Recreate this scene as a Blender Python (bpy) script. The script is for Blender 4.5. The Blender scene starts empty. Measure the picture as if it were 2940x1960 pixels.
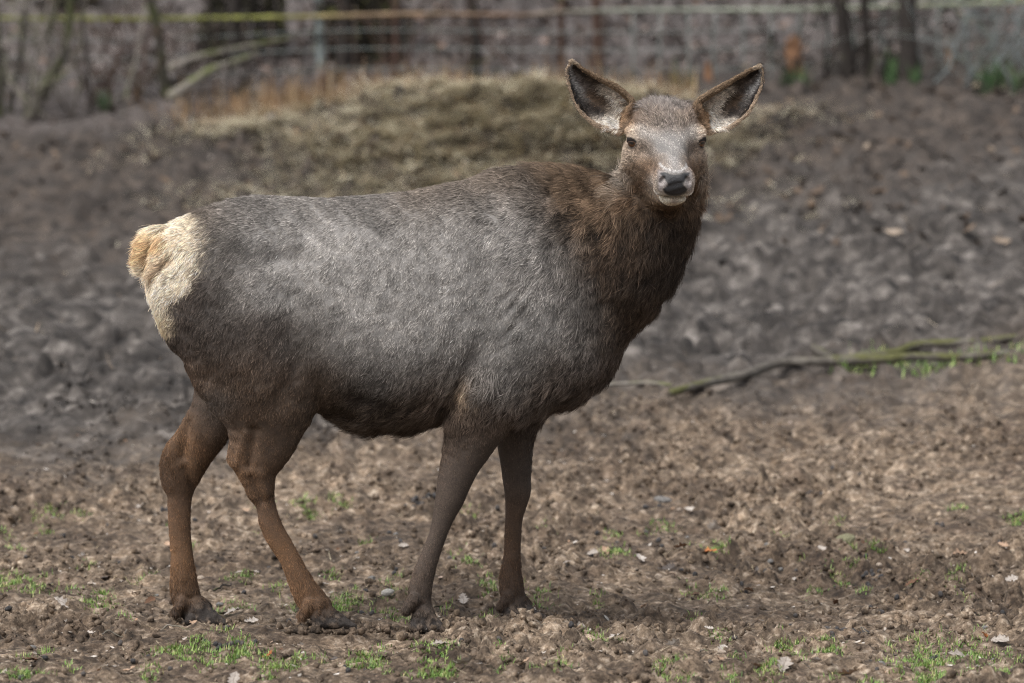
import bpy, bmesh, math, random
import numpy as np
from mathutils import Vector, Matrix

random.seed(7)
rng = np.random.default_rng(7)
sc = bpy.context.scene
COL = sc.collection
R = math.radians

# ------------------------------------------------------------------ camera
CAM = np.array([0.0, -12.0, 1.5])
PITCH = R(3.28)
LENS = 148.6
cam_d = bpy.data.cameras.new('camera')
cam = bpy.data.objects.new('camera', cam_d)
COL.objects.link(cam)
cam.location = CAM
cam.rotation_euler = (math.pi / 2 - PITCH, 0, 0)
cam_d.lens = LENS
cam_d.sensor_width = 36.0
cam_d.clip_start = 0.1
cam_d.clip_end = 2000
cam_d.dof.use_dof = True
cam_d.dof.focus_distance = 11.86
cam_d.dof.aperture_fstop = 2.7
sc.camera = cam

# ------------------------------------------------------------------ sky, sun, exposure
SUN_EL, SUN_AZ = R(58), R(-138)          # high, from the left on the camera's side, behind thin cloud
world = bpy.data.worlds.new('World')
sc.world = world
world.use_nodes = True
wn = world.node_tree
sky = wn.nodes.new('ShaderNodeTexSky')
sky.sky_type = 'NISHITA'
sky.sun_disc = False
sky.sun_elevation = SUN_EL
sky.sun_rotation = SUN_AZ
sky.air_density = 1.0
sky.dust_density = 4.0
hsv = wn.nodes.new('ShaderNodeHueSaturation')     # an overcast sky is close to grey
hsv.inputs['Saturation'].default_value = 0.22
bg = wn.nodes['Background']
bg.inputs['Strength'].default_value = 0.13
wn.links.new(sky.outputs[0], hsv.inputs['Color'])
wn.links.new(hsv.outputs[0], bg.inputs['Color'])

sun_d = bpy.data.lights.new('sun', 'SUN')
sun_d.energy = 1.15
sun_d.angle = R(42)
sun_d.color = (1.0, 0.96, 0.9)
sun = bpy.data.objects.new('sun', sun_d)
COL.objects.link(sun)
sdir = Vector((math.sin(SUN_AZ) * math.cos(SUN_EL), math.cos(SUN_AZ) * math.cos(SUN_EL), math.sin(SUN_EL)))
sun.rotation_euler = sdir.to_track_quat('Z', 'Y').to_euler()

sc.view_settings.view_transform = 'Standard'
sc.view_settings.look = 'None'
sc.view_settings.exposure = 0.95
sc.view_settings.gamma = 1.0
sc.view_settings.use_curve_mapping = False
sc.render.engine = 'CYCLES'
sc.cycles.use_denoising = True
sc.cycles.denoiser = 'OPENIMAGEDENOISE'
sc.cycles.denoising_input_passes = 'RGB_ALBEDO_NORMAL'
sc.cycles.denoising_prefilter = 'NONE'
sc.cycles.filter_width = 1.15
sc.cycles.max_bounces = 6
sc.cycles.diffuse_bounces = 3
sc.cycles.use_adaptive_sampling = False
try:
    sc.cycles_curves.shape = 'RIBBONS'
    sc.cycles_curves.subdivisions = 2
except Exception:
    pass

# ------------------------------------------------------------------ photo pixel (2940 x 1960) <-> place
KPX = 36.0 / LENS / 2940.0
CP, SP = math.cos(PITCH), math.sin(PITCH)

def ray(px, py):
    a = (px - 1470.0) * KPX
    b = -(py - 980.0) * KPX
    return np.array([a, CP + b * SP, -SP + b * CP])

def U(px, py, y=0.0):
    """the point of the upright plane at depth y that the photo shows at this pixel"""
    d = ray(px, py)
    return CAM + d * ((y - CAM[1]) / d[1])

def ppm(y=0.0):
    return 1.0 / (KPX * (y + 12.0) / CP)

# ------------------------------------------------------------------ small helpers
def srgb(r, g, b):
    return tuple(((c / 255.0) / 12.92 if c / 255.0 <= 0.04045 else ((c / 255.0 + 0.055) / 1.055) ** 2.4) for c in (r, g, b))

def tag(o, label=None, cat=None, group=None, kind=None):
    if label: o['label'] = label
    if cat: o['category'] = cat
    if group: o['group'] = group
    if kind: o['kind'] = kind
    return o

def mesh_np(name, verts, faces, smooth=True):
    """verts (n,3), faces (m,3|4) arrays -> mesh"""
    verts = np.asarray(verts, dtype=np.float32)
    faces = np.asarray(faces, dtype=np.int32)
    me = bpy.data.meshes.new(name)
    k = faces.shape[1]
    me.vertices.add(len(verts)); me.vertices.foreach_set('co', verts.ravel())
    me.loops.add(faces.size); me.loops.foreach_set('vertex_index', faces.ravel())
    me.polygons.add(len(faces))
    me.polygons.foreach_set('loop_start', np.arange(0, faces.size, k, dtype=np.int32))
    me.polygons.foreach_set('loop_total', np.full(len(faces), k, dtype=np.int32))
    me.polygons.foreach_set('use_smooth', np.full(len(faces), smooth, dtype=bool))
    me.update(calc_edges=True)
    me.validate()
    return me

def obj(name, me, mat=None, parent=None):
    o = bpy.data.objects.new(name, me)
    COL.objects.link(o)
    if mat is not None and me is not None and len(me.materials) == 0:
        me.materials.append(mat)
    if parent is not None:
        o.parent = parent
    return o

def empty(name, loc=(0, 0, 0)):
    o = bpy.data.objects.new(name, None)
    COL.objects.link(o)
    o.location = loc
    o.empty_display_size = 0.1
    return o

def color_attr(me, name, cols):
    a = me.color_attributes.new(name, 'FLOAT_COLOR', 'POINT')
    c = np.ones((len(cols), 4), dtype=np.float32); c[:, :3] = cols
    a.data.foreach_set('color', c.ravel())

# ---- noise
def _h(ix, iy, seed):
    n = (ix.astype(np.int64) * 374761393 + iy.astype(np.int64) * 668265263 + seed * 1442695041) & 0x7fffffff
    n = ((n ^ (n >> 13)) * 1274126177) & 0x7fffffff
    n = (n ^ (n >> 16)) & 0xffff
    return n.astype(np.float32) / 65535.0

def vnoise(x, y, seed=0):
    ix = np.floor(x); iy = np.floor(y)
    fx = x - ix; fy = y - iy
    fx = fx * fx * fx * (fx * (fx * 6 - 15) + 10); fy = fy * fy * fy * (fy * (fy * 6 - 15) + 10)
    a = _h(ix, iy, seed); b = _h(ix + 1, iy, seed); c = _h(ix, iy + 1, seed); d = _h(ix + 1, iy + 1, seed)
    return (a * (1 - fx) + b * fx) * (1 - fy) + (c * (1 - fx) + d * fx) * fy

def fbm(x, y, seed=0, octv=4, lac=2.07, gain=0.5):
    s = 0; a = 1; t = 0
    for i in range(octv):
        s = s + a * (vnoise(x, y, seed + i * 17) - 0.5); t += a
        x = x * lac + 13.7; y = y * lac + 7.3; a *= gain
    return s / t

def worley(x, y, seed=0):
    """distance to the nearest of one random point per cell, and that cell's random height"""
    ix = np.floor(x); iy = np.floor(y)
    best = np.full(np.shape(x), 9.0, dtype=np.float32); val = np.zeros(np.shape(x), dtype=np.float32)
    for dx in (-1, 0, 1):
        for dy in (-1, 0, 1):
            cx = ix + dx; cy = iy + dy
            d = (cx + _h(cx, cy, seed) - x) ** 2 + (cy + _h(cx, cy, seed + 5) - y) ** 2
            m = d < best
            best = np.where(m, d, best); val = np.where(m, _h(cx, cy, seed + 9), val)
    return np.sqrt(best), val

def smooth01(a, b, x):
    t = np.clip((x - a) / (b - a), 0, 1)
    return t * t * (3 - 2 * t)

# ---- node materials
class NT:
    def __init__(self, name):
        self.m = bpy.data.materials.new(name)
        self.m.use_nodes = True
        self.t = self.m.node_tree
        self.b = self.t.nodes['Principled BSDF']
    def n(self, typ, **kw):
        nd = self.t.nodes.new(typ)
        for k, v in kw.items():
            if k in nd.inputs.keys(): nd.inputs[k].default_value = v
            else: setattr(nd, k, v)
        return nd
    def l(self, a, b): self.t.links.new(a, b)
    def coord(self): return self.n('ShaderNodeTexCoord').outputs['Object']
    def noise(self, vec, scale, detail=5, rough=0.6, dist=0.0):
        nd = self.n('ShaderNodeTexNoise'); nd.inputs['Scale'].default_value = scale
        nd.inputs['Detail'].default_value = detail; nd.inputs['Roughness'].default_value = rough
        nd.inputs['Distortion'].default_value = dist
        if vec is not None: self.l(vec, nd.inputs['Vector'])
        return nd.outputs['Fac']
    def ramp(self, fac, stops):
        nd = self.n('ShaderNodeValToRGB')
        el = nd.color_ramp.elements
        while len(el) < len(stops): el.new(0.5)
        for e, (p, c) in zip(el, stops):
            e.position = p
            e.color = (*c, 1) if len(c) == 3 else c
        self.l(fac, nd.inputs[0])
        return nd.outputs['Color']
    def mix(self, fac, a, b, blend='MIX'):
        nd = self.n('ShaderNodeMix', data_type='RGBA', blend_type=blend)
        for s, v in ((nd.inputs['Factor'], fac), (nd.inputs[6], a), (nd.inputs[7], b)):
            if hasattr(v, 'links') or isinstance(v, bpy.types.NodeSocket): self.l(v, s)
            elif isinstance(v, (int, float)): s.default_value = v
            else: s.default_value = (*v, 1)
        return nd.outputs[2]
    def math(self, op, a, b=0.0):
        nd = self.n('ShaderNodeMath', operation=op)
        for s, v in zip(nd.inputs, (a, b)):
            if isinstance(v, bpy.types.NodeSocket): self.l(v, s)
            else: s.default_value = v
        return nd.outputs[0]
    def bump(self, h, strength=0.5, dist=0.01):
        nd = self.n('ShaderNodeBump'); nd.inputs['Strength'].default_value = strength
        nd.inputs['Distance'].default_value = dist
        self.l(h, nd.inputs['Height']); self.l(nd.outputs[0], self.b.inputs['Normal'])
    def set(self, **kw):
        for k, v in kw.items():
            s = self.b.inputs[k.replace('_', ' ')]
            if isinstance(v, bpy.types.NodeSocket): self.l(v, s)
            elif isinstance(v, tuple): s.default_value = (*v, 1) if len(v) == 3 else v
            else: s.default_value = v
        return self.m

# ================================================================== GROUND
_py = np.array([-400, -12, -3, -1, 0, 0.8, 2, 4, 6, 8, 11, 13, 16, 22, 40, 100, 400.0])
_pz = np.array([-6, -.35, -.04, 0, 0, .02, .13, .40, .68, 1.0, 1.5, 1.95, 2.9, 5.2, 12, 32, 60.0])
_ty = np.concatenate([np.linspace(-30, 40, 2801)])
_tz = np.interp(_ty, _py, _pz)
_k = np.exp(-np.linspace(-2.5, 2.5, 61) ** 2); _k /= _k.sum()
_tz = np.convolve(np.pad(_tz, 30, mode='edge'), _k, mode='valid')

def macro(x, y):
    z = np.where((y > -29) & (y < 39), np.interp(y, _ty, _tz), np.interp(y, _py, _pz))
    z = z + 0.028 * np.clip(x, -8, 8) * smooth01(4, 11, y)
    z = z + 0.10 * smooth01(0.9, 2.2, x) * smooth01(0.2, 2.5, y)
    # heap of old hay in front of the fence
    z = z + 0.26 * np.exp(-((x + 0.15) / 1.35) ** 2 - ((y - 9.4) / 0.85) ** 2) * (0.8 + 0.5 * (vnoise(x * 2.0, y * 2.0, 91)))
    z = z + 0.25 * fbm(x / 6, y / 6, 3, 3) * smooth01(11, 20, y)
    return z

def micro(x, y):
    near = 1 - smooth01(2.2, 5.0, y)
    far = 1 - near
    w1, v1 = worley(x / .10 + .3 * vnoise(x * 30, y * 30, 2), y / .10, 21)
    w2, v2 = worley(x / .042 + .4 * vnoise(x * 60, y * 60, 5), y / .05, 31)
    patch = smooth01(-.12, .16, fbm(x / .45, y / .55, 41, 3))       # churned and trodden-flat areas
    patch = 0.35 + 0.65 * patch
    w4, v4 = worley(x / .34 + .5, y / .36, 141)
    pit = -np.clip(1 - (w4 / (.20 + .1 * v4)) ** 2, 0, 1) * (v4 > .35) + .45 * np.exp(-((w4 - .32) / .07) ** 2) * (v4 > .35)
    b1 = np.clip(1 - (w1 / .62) ** 2, 0, 1) * np.clip(v1 * 1.5 - .45, 0, 1)
    b2 = np.clip(1 - (w2 / .6) ** 2, 0, 1) * np.clip(v2 * 1.6 - .4, 0, 1)
    n = fbm(x / .4, y / .4, 11, 3) * .065 + patch * (b1 * .044 + b2 * .030) + fbm(x / .06, y / .06, 61, 4, 2.1, .6) * .046 * (.45 + .55 * patch) - .014 + pit * .020
    w3, v3 = worley(x / .12 + .5 * vnoise(x * 12, y * 12, 4), y / .15, 51)
    f = (np.clip(1 - (w3 / .7) ** 2, 0, 1) * v3 - .25) * .075 + fbm(x / .5, y / .5, 71, 4) * .11 + patch * b1 * .05 + pit * .045 + fbm(x / .11, y / .13, 171, 3, 2.1, .6) * .06
    back = smooth01(12, 20, y)
    f = f * (1 - back) + back * fbm(x / 1.5, y / 1.5, 81, 4) * .3
    return n * near + f * far

HOOF_PADS = []      # (x, y, z) filled below: the mud is trodden flat under each hoof

def H(x, y):
    x = np.asarray(x, dtype=np.float64); y = np.asarray(y, dtype=np.float64)
    return macro(x, y) + micro(x, y)

def G(px, py):
    """where the photo's line of sight through this pixel meets the ground"""
    d = ray(px, py)
    ts = np.linspace(9.5, 40, 1500)
    P = CAM[None] + d[None] * ts[:, None]
    g = macro(P[:, 0], P[:, 1]) - P[:, 2]
    i = np.argmax(g > 0)
    t = ts[i] if g[i] > 0 else 40.0
    p = CAM + d * t
    p[2] = float(H(p[0], p[1]))
    return p

def axis_pts(dense0, dense1, step, lo, hi, g=1.035):
    c = list(np.arange(dense0, dense1, step))
    s, v = step, c[-1]
    while v < hi:
        s *= g; v += s; c.append(v)
    s, v = step, c[0]
    pre = []
    while v > lo:
        s *= g * 1.02; v -= s; pre.append(v)
    return np.array(pre[::-1] + c)

gx = axis_pts(-1.72, 1.72, .0085, -300, 300, 1.05)
gy = axis_pts(-1.6, 1.0, .0088, -120, 380, 1.012)
# keep the far rows from getting uselessly many
GX, GY = np.meshgrid(gx, gy)
GZ = H(GX, GY)
nyr, nxr = GX.shape
idx = np.arange(nyr * nxr).reshape(nyr, nxr)
quads = np.stack([idx[:-1, :-1], idx[:-1, 1:], idx[1:, 1:], idx[1:, :-1]], -1).reshape(-1, 4)

def mud_material():
    N = NT('mud')
    co = N.coord()
    sep = N.n('ShaderNodeSeparateXYZ'); N.l(co, sep.inputs[0])
    fine = N.noise(co, 38, 8, .72)
    mid = N.noise(co, 7.5, 6, .6, .4)
    big = N.noise(co, 1.3, 4, .55)
    tan = N.ramp(fine, [(.30, (.036, .027, .020)), (.44, (.112, .082, .058)), (.54, (.208, .160, .119)), (.66, (.42, .36, .30))])
    dry = N.ramp(mid, [(.35, (.75, .72, .72)), (.52, (1.0, 1.0, 1.0)), (.68, (1.30, 1.28, 1.26))])
    tan = N.mix(1.0, tan, dry, 'MULTIPLY')
    damp = N.ramp(big, [(.40, (.60, .56, .53)), (.56, (1.06, 1.04, 1.02))])
    tan = N.mix(1.0, tan, damp, 'MULTIPLY')
    tan = N.mix(1.0, tan, N.ramp(N.noise(co, 17, 5, .62, .3), [(.38, (.42, .40, .37)), (.50, (.84, .83, .80)), (.62, (1.22, 1.21, 1.17))]), 'MULTIPLY')
    grey = N.ramp(N.noise(co, 9, 6, .65), [(.36, (.013, .0105, .009)), (.47, (.040, .034, .030)), (.57, (.085, .074, .066)), (.67, (.19, .170, .155))])
    brown = N.ramp(N.noise(co, 11, 6, .65), [(.34, (.014, .0105, .0085)), (.5, (.042, .033, .027)), (.62, (.080, .062, .050)), (.72, (.15, .115, .085))])
    litter = N.ramp(N.noise(co, 14, 6, .7), [(.3, (.030, .024, .023)), (.45, (.085, .072, .068)), (.6, (.14, .122, .117)), (.75, (.22, .195, .19))])
    yy = N.math('ADD', sep.outputs['Y'], N.math('MULTIPLY', N.math('SUBTRACT', N.noise(co, .9, 4, .6), .5), 3.0))
    yy = N.math('SUBTRACT', yy, N.math('MULTIPLY', sep.outputs['X'], .35))
    def step(a, b):
        mr = N.n('ShaderNodeMapRange', interpolation_type='SMOOTHSTEP')
        mr.inputs['From Min'].default_value = a; mr.inputs['From Max'].default_value = b
        N.l(yy, mr.inputs['Value'])
        return mr.outputs['Result']
    c = N.mix(step(2.6, 4.4), tan, grey)
    c = N.mix(step(6.6, 8.6), c, brown)
    c = N.mix(step(10.4, 12.0), c, litter)
    N.bump(N.math('ADD', fine, N.math('MULTIPLY', N.noise(co, 120, 4, .7), .5)), .8, .012)
    rough = N.math('ADD', .62, N.math('MULTIPLY', fine, .35))
    return N.set(Base_Color=c, Roughness=rough, Specular_IOR_Level=.35)
M_MUD = mud_material()

# ================================================================== THE DEER
# Its body is one surface grown from a distance field (torso sections, limbs that taper, muscles, head and ears).
VOX = 0.0042
D_MIN = np.array([-1.20, -0.50, -0.05]); D_MAX = np.array([0.80, 0.36, 1.74])
DN = np.ceil((D_MAX - D_MIN) / VOX).astype(int) + 1
AX = [D_MIN[i] + VOX * np.arange(DN[i]) for i in range(3)]
F = np.full(tuple(DN), 0.5, dtype=np.float32)

def region(lo, hi):
    a = np.clip(np.floor((np.asarray(lo) - D_MIN) / VOX).astype(int), 0, DN - 1)
    b = np.clip(np.ceil((np.asarray(hi) - D_MIN) / VOX).astype(int) + 1, 1, DN)
    sl = tuple(slice(a[i], b[i]) for i in range(3))
    g = [AX[i][sl[i]].astype(np.float32) for i in range(3)]
    return sl, g[0][:, None, None], g[1][None, :, None], g[2][None, None, :]

def smin(a, b, k):
    if k <= 0: return np.minimum(a, b)
    h = np.maximum(k - np.abs(a - b), 0) / k
    return np.minimum(a, b) - h * h * k * 0.25

def add(sl, d, k): F[sl] = smin(F[sl], d.astype(np.float32), k)
def cut(sl, d, k): F[sl] = -smin(-F[sl], d.astype(np.float32), k)

def cone(p, q, r0, r1, yr=1.0, k=0.02, sub=False):
    p = np.array(p, float); q = np.array(q, float)
    m = max(r0, r1) * max(1, yr) + k + 4 * VOX
    sl, X, Y, Z = region(np.minimum(p, q) - m, np.maximum(p, q) + m)
    ba = q - p; ba[1] /= yr
    L2 = float(ba @ ba) + 1e-12
    px, py_, pz = X - p[0], (Y - p[1]) / yr, Z - p[2]
    t = np.clip((px * ba[0] + py_ * ba[1] + pz * ba[2]) / L2, 0, 1)
    d = np.sqrt((px - ba[0] * t) ** 2 + (py_ - ba[1] * t) ** 2 + (pz - ba[2] * t) ** 2) - (r0 + (r1 - r0) * t)
    d = d * min(1.0, yr) if yr < 1 else d
    (cut if sub else add)(sl, d, k)

def crom(P, n):
    P = np.asarray(P, float)
    Q = np.vstack([2 * P[0] - P[1], P, 2 * P[-1] - P[-2]])
    out = []
    for i in range(1, len(Q) - 2):
        for j in range(n):
            t = j / n
            a, b, c, d = Q[i - 1], Q[i], Q[i + 1], Q[i + 2]
            out.append(.5 * (2 * b + (c - a) * t + (2 * a - 5 * b + 4 * c - d) * t * t + (3 * b - a - 3 * c + d) * t ** 3))
    out.append(Q[-2])
    return np.array(out)

def limb(rows, yr=0.8, k=0.02, n=9):
    """rows of (x, y, z, radius): one tapering tube, then blended into the body"""
    S = crom(rows, n)
    m = S[:, 3].max() * max(1, yr) + k + 4 * VOX
    sl, X, Y, Z = region(S[:, :3].min(0) - m, S[:, :3].max(0) + m)
    best = np.full(np.broadcast_shapes(X.shape, Y.shape, Z.shape), .5, np.float32)
    for a, b in zip(S[:-1], S[1:]):
        mm = max(a[3], b[3]) * max(1, yr) + k + 4 * VOX
        s2, _, _, _ = region(np.minimum(a[:3], b[:3]) - mm, np.maximum(a[:3], b[:3]) + mm)
        loc = tuple(slice(max(p.start - q.start, 0), max(min(p.stop, q.stop) - q.start, 0)) for p, q in zip(s2, sl))
        ba = b[:3] - a[:3]; ba = ba / np.array([1, yr, 1])
        px, py_, pz = X[loc[0]] - a[0], (Y[:, loc[1]] - a[1]) / yr, Z[:, :, loc[2]] - a[2]
        t = np.clip((px * ba[0] + py_ * ba[1] + pz * ba[2]) / (float(ba @ ba) + 1e-12), 0, 1)
        d = np.sqrt((px - ba[0] * t) ** 2 + (py_ - ba[1] * t) ** 2 + (pz - ba[2] * t) ** 2) - (a[3] + (b[3] - a[3]) * t)
        best[loc] = np.minimum(best[loc], (d * min(1.0, yr) if yr < 1 else d).astype(np.float32))
    add(sl, best, k)

def ellip(c, r, k=0.03, rot=None, sub=False):
    c = np.array(c, float); r = np.array(r, float)
    m = r.max() + k + 4 * VOX
    sl, X, Y, Z = region(c - m, c + m)
    x, y, z = X - c[0], Y - c[1], Z - c[2]
    if rot is not None:
        M = np.array(rot)          # rows: local axes
        x, y, z = (M[0, 0] * x + M[0, 1] * y + M[0, 2] * z, M[1, 0] * x + M[1, 1] * y + M[1, 2] * z, M[2, 0] * x + M[2, 1] * y + M[2, 2] * z)
    k0 = np.sqrt((x / r[0]) ** 2 + (y / r[1]) ** 2 + (z / r[2]) ** 2)
    k1 = np.sqrt((x / r[0] ** 2) ** 2 + (y / r[1] ** 2) ** 2 + (z / r[2] ** 2) ** 2)
    d = k0 * (k0 - 1) / np.maximum(k1, 1e-6)
    (cut if sub else add)(sl, d, k)

V = 1.25                                   # the contours below were read at 2352 px across
def E(x, y, dep=0.0): return U(x * V, y * V, dep)
def pxm(n, dep=0.0): return n * V / ppm(dep)

# ---- torso: sections along the body
T = np.array([  # x, top, bottom, half width (m)
    (352, 590, 680, .04), (362, 552, 715, .085), (385, 528, 755, .125), (420, 505, 800, .155), (470, 480, 840, .185), (530, 459, 865, .21),
    (600, 450, 890, .225), (680, 453, 922, .24), (760, 456, 957, .258), (850, 450, 982, .268), (940, 441, 977, .265),
    (1030, 424, 958, .25), (1110, 409, 940, .232), (1190, 402, 940, .215), (1260, 405, 930, .20), (1330, 425, 890, .18),
    (1375, 470, 842, .15), (1408, 540, 795, .11), (1428, 610, 745, .06)])
tx = np.arange(T[0, 0], T[-1, 0] + .5, 1.0)
kern = np.exp(-np.linspace(-2, 2, 41) ** 2); kern /= kern.sum()
def sm(c):
    v = np.interp(tx, T[:, 0], T[:, c])
    v = np.pad(v, 20, mode='reflect', reflect_type='odd')
    return np.convolve(v, kern, mode='valid')
def colx(x): return E(x, 700)[0]
wx = np.array([colx(x) for x in tx])
wt = np.array([E(x, t)[2] for x, t in zip(tx, sm(1))])
wb = np.array([E(x, t)[2] for x, t in zip(tx, sm(2))])
ww = sm(3)
sl, X, Y, Z = region((wx[0] - .02, -.34, .3), (wx[-1] + .02, .34, 1.5))
xs = X[:, 0, 0]
zt = np.interp(xs, wx, wt)[:, None, None]; zb = np.interp(xs, wx, wb)[:, None, None]; hw = np.interp(xs, wx, ww)[:, None, None]
zc, hz = (zt + zb) / 2, (zt - zb) / 2
zr = (Z - zc) / hz
we = hw * (1 - .13 * np.clip(zr, -1, 1.2))
p = 2.25
d = ((np.abs(zr) ** p + np.abs(Y / we) ** p) ** (1 / p) - 1) * np.minimum(hz, hw) * 1.15
d = np.where((X < wx[0]) | (X > wx[-1]), .3, d)
add(sl, d, 0.0)

# ---- neck
def row(x, y, dep, r): return (*E(x, y, dep), pxm(r, dep))
limb([row(1235, 640, 0, 190), row(1330, 615, -.005, 186), row(1400, 574, -.02, 154), row(1455, 524, -.035, 113), row(1502, 475, -.045, 92), row(1530, 400, -.05, 84)], yr=.80, k=.05, n=16)
limb([row(1418, 674, -.02, 50), row(1474, 624, -.04, 57), row(1518, 562, -.055, 53), row(1538, 500, -.07, 52)], yr=.85, k=.05)      # throat
limb([row(1390, 755, 0, 44), row(1368, 826, 0, 52), row(1314, 872, 0, 54)], yr=1.2, k=.05)                                              # brisket
limb([row(1150, 440, 0, 30), row(1220, 432, 0, 32), row(1290, 432, 0, 32), row(1340, 440, -.01, 32), row(1390, 452, -.03, 32), row(1450, 450, -.04, 34)], yr=1.3, k=.07)   # withers and crest

# ---- limbs; edges read in another enlargement (zx, zy)
def Q(zx, zy): return np.array([400 + zx / 1.809, 1100 + zy / 1.809])
def edges(L, dep):
    out = []
    for i, (x0, y0, x1, y1) in enumerate(L):
        dp = dep[i] if hasattr(dep, '__len__') else dep
        a, b = Q(x0, y0), Q(x1, y1)
        c = (a + b) / 2
        out.append((*U(c[0], c[1], dp), np.linalg.norm(a - b) / 2 / ppm(dp) - .0065))
    return out
DN_, DF_ = -.135, .135
# near fore leg
limb(edges([(1600, 60, 2010, -60), (1605, 150, 1930, 150), (1580, 290, 1862, 300), (1560, 390, 1796, 400), (1538, 495, 1742, 505), (1527, 580, 1700, 610),
            (1513, 680, 1646, 710), (1488, 790, 1603, 810), (1447, 890, 1568, 915), (1405, 1000, 1542, 1010), (1385, 1080, 1530, 1085), (1400, 1150, 1528, 1140), (1422, 1215, 1545, 1195)],
           [-.15, -.145] + [DN_] * 11), yr=.80, k=.022)
limb([row(1205, 560, -.13, 75), row(1240, 690, -.155, 110), row(1235, 790, -.16, 118), row(1170, 870, -.155, 88), row(1125, 925, -.15, 66)], yr=.55, k=.045)     # shoulder, upper arm
limb([row(1290, 640, -.11, 80), row(1325, 730, -.11, 80), row(1310, 800, -.12, 80)], yr=.6, k=.04)
limb([row(1130, 860, -.165, 34), row(1085, 890, -.17, 28), row(1066, 905, -.165, 16)], yr=.9, k=.03)         # elbow
limb([row(1290, 650, .11, 100), row(1250, 790, .13, 110), row(1190, 900, .14, 75)], yr=.6, k=.04)
# far fore leg
limb(edges([(1800, 20, 2120, 20), (1850, 160, 2095, 160), (1846, 300, 2060, 300), (1862, 400, 2052, 400), (1875, 500, 2046, 495), (1884, 560, 2046, 560), (1889, 620, 2026, 630),
            (1888, 700, 2003, 710), (1884, 800, 1996, 800), (1879, 900, 1992, 900), (1862, 990, 1998, 990), (1858, 1070, 2008, 1060), (1880, 1130, 2022, 1110), (1908, 1180, 2050, 1150)],
           .12), yr=.82, k=.02)
# near hind leg
limb(edges([(330, -260, 1000, -200), (330, -100, 960, -60), (405, 15, 930, 60), (490, 140, 845, 240), (528, 240, 822, 284), (499, 330, 775, 370), (486, 400, 736, 430),
            (502, 455, 722, 470), (522, 490, 718, 504), (543, 550, 713, 550), (577, 600, 713, 600), (598, 652, 724, 648), (612, 735, 748, 722), (650, 815, 790, 805), (695, 880, 828, 870),
            (735, 965, 868, 940), (772, 1060, 925, 1045), (800, 1125, 965, 1095), (850, 1180, 1010, 1140)],
           [-.12, -.13, -.135] + [DN_] * 16), yr=.62, k=.03)
limb([row(520, 640, -.12, 120), row(545, 760, -.14, 140), row(575, 850, -.145, 115), row(600, 920, -.135, 78), row(605, 985, -.135, 58)], yr=.55, k=.05)
limb([row(650, 790, -.13, 80), row(655, 860, -.145, 62), row(645, 910, -.14, 50)], yr=.6, k=.05)            # stifle and flank fold
cone(E(560, 985, DN_), E(537, 1052, DN_), pxm(14), pxm(12), .7, .025)                                         # tendon to the hock
# far hind leg
limb(edges([(330, -260, 800, -200), (285, -90, 640, -60), (285, 0, 560, 120), (265, 92, 515, 226), (225, 170, 470, 300), (172, 265, 404, 385), (124, 325, 360, 452), (112, 388, 325, 512),
            (119, 455, 298, 560), (133, 560, 287, 592), (135, 650, 281, 650), (140, 750, 279, 750), (148, 840, 285, 840), (151, 930, 297, 930), (150, 1020, 309, 1015),
            (152, 1100, 325, 1085), (175, 1165, 345, 1130), (215, 1215, 385, 1150)], [.1, .11] + [.13] * 16), yr=.62, k=.03)

for dep, sg in ((DN_, -1), (.13, -1)):                      # hollow between tendon and bone above each hock
    ox = 0 if dep < 0 else -330
    oy = 0 if dep < 0 else -40
    a = U(*Q(580 + ox, 330 + oy), dep + sg * .048); b = U(*Q(590 + ox, 420 + oy), dep + sg * .046)
    pass
# ---- buttocks and tail
limb([row(400, 580, -.085, 48), row(388, 640, -.095, 50), row(400, 700, -.10, 48), row(430, 760, -.10, 50)], yr=.9, k=.035)
limb([row(400, 580, .085, 48), row(388, 640, .095, 50), row(400, 700, .10, 48), row(430, 760, .10, 50)], yr=.9, k=.035)
limb([row(440, 530, 0, 36), row(395, 547, -.012, 35), row(358, 565, -.022, 40), row(340, 594, -.025, 31), row(334, 614, -.025, 18)], yr=.9, k=.012)

# ---- hooves: two claws and two dew claws each; CLAWS keeps where they are for their colour
CLAWS = []
def hoof(dep, back, tip, heel, dew, yr=1):
    b, t_, h = Q(*back), Q(*tip), Q(*heel)
    for s in (-1, 1):
        dy = s * .024
        top = U(*b, dep + dy * .6); toe = U(*t_, dep + dy * 1.25); hl = U(*h, dep + dy)
        zf = min(toe[2], hl[2])
        toe[2] = zf + .008; hl[2] = zf + .02
        cone(top, hl, .027, .019, 1, .010)
        cone(top, toe, .022, .005, 1, .010)
        cone(hl, toe, .018, .006, 1, .008)
        cone((top + hl) / 2, (toe * .5 + hl * .5) + np.array([0, 0, .004]), .022, .014, 1, .010)
        dw = U(*Q(*dew), dep + s * .026)
        cone(dw + np.array([.02, 0, .03]), dw, .017, .014, 1, .012)
        CLAWS.append((top, toe, hl)); 
    HOOF_PADS.append((float((hl[0] + toe[0]) / 2), dep, float(zf)))
hoof(DN_, (1475, 1205), (1605, 1300), (1440, 1275), (1388, 1178))
hoof(.12, (1960, 1160), (2105, 1232), (1930, 1215), (1880, 1165))
hoof(DN_, (930, 1160), (1118, 1275), (930, 1275), (848, 1205))
hoof(.13, (300, 1160), (468, 1268), (275, 1255), (190, 1195))

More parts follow.
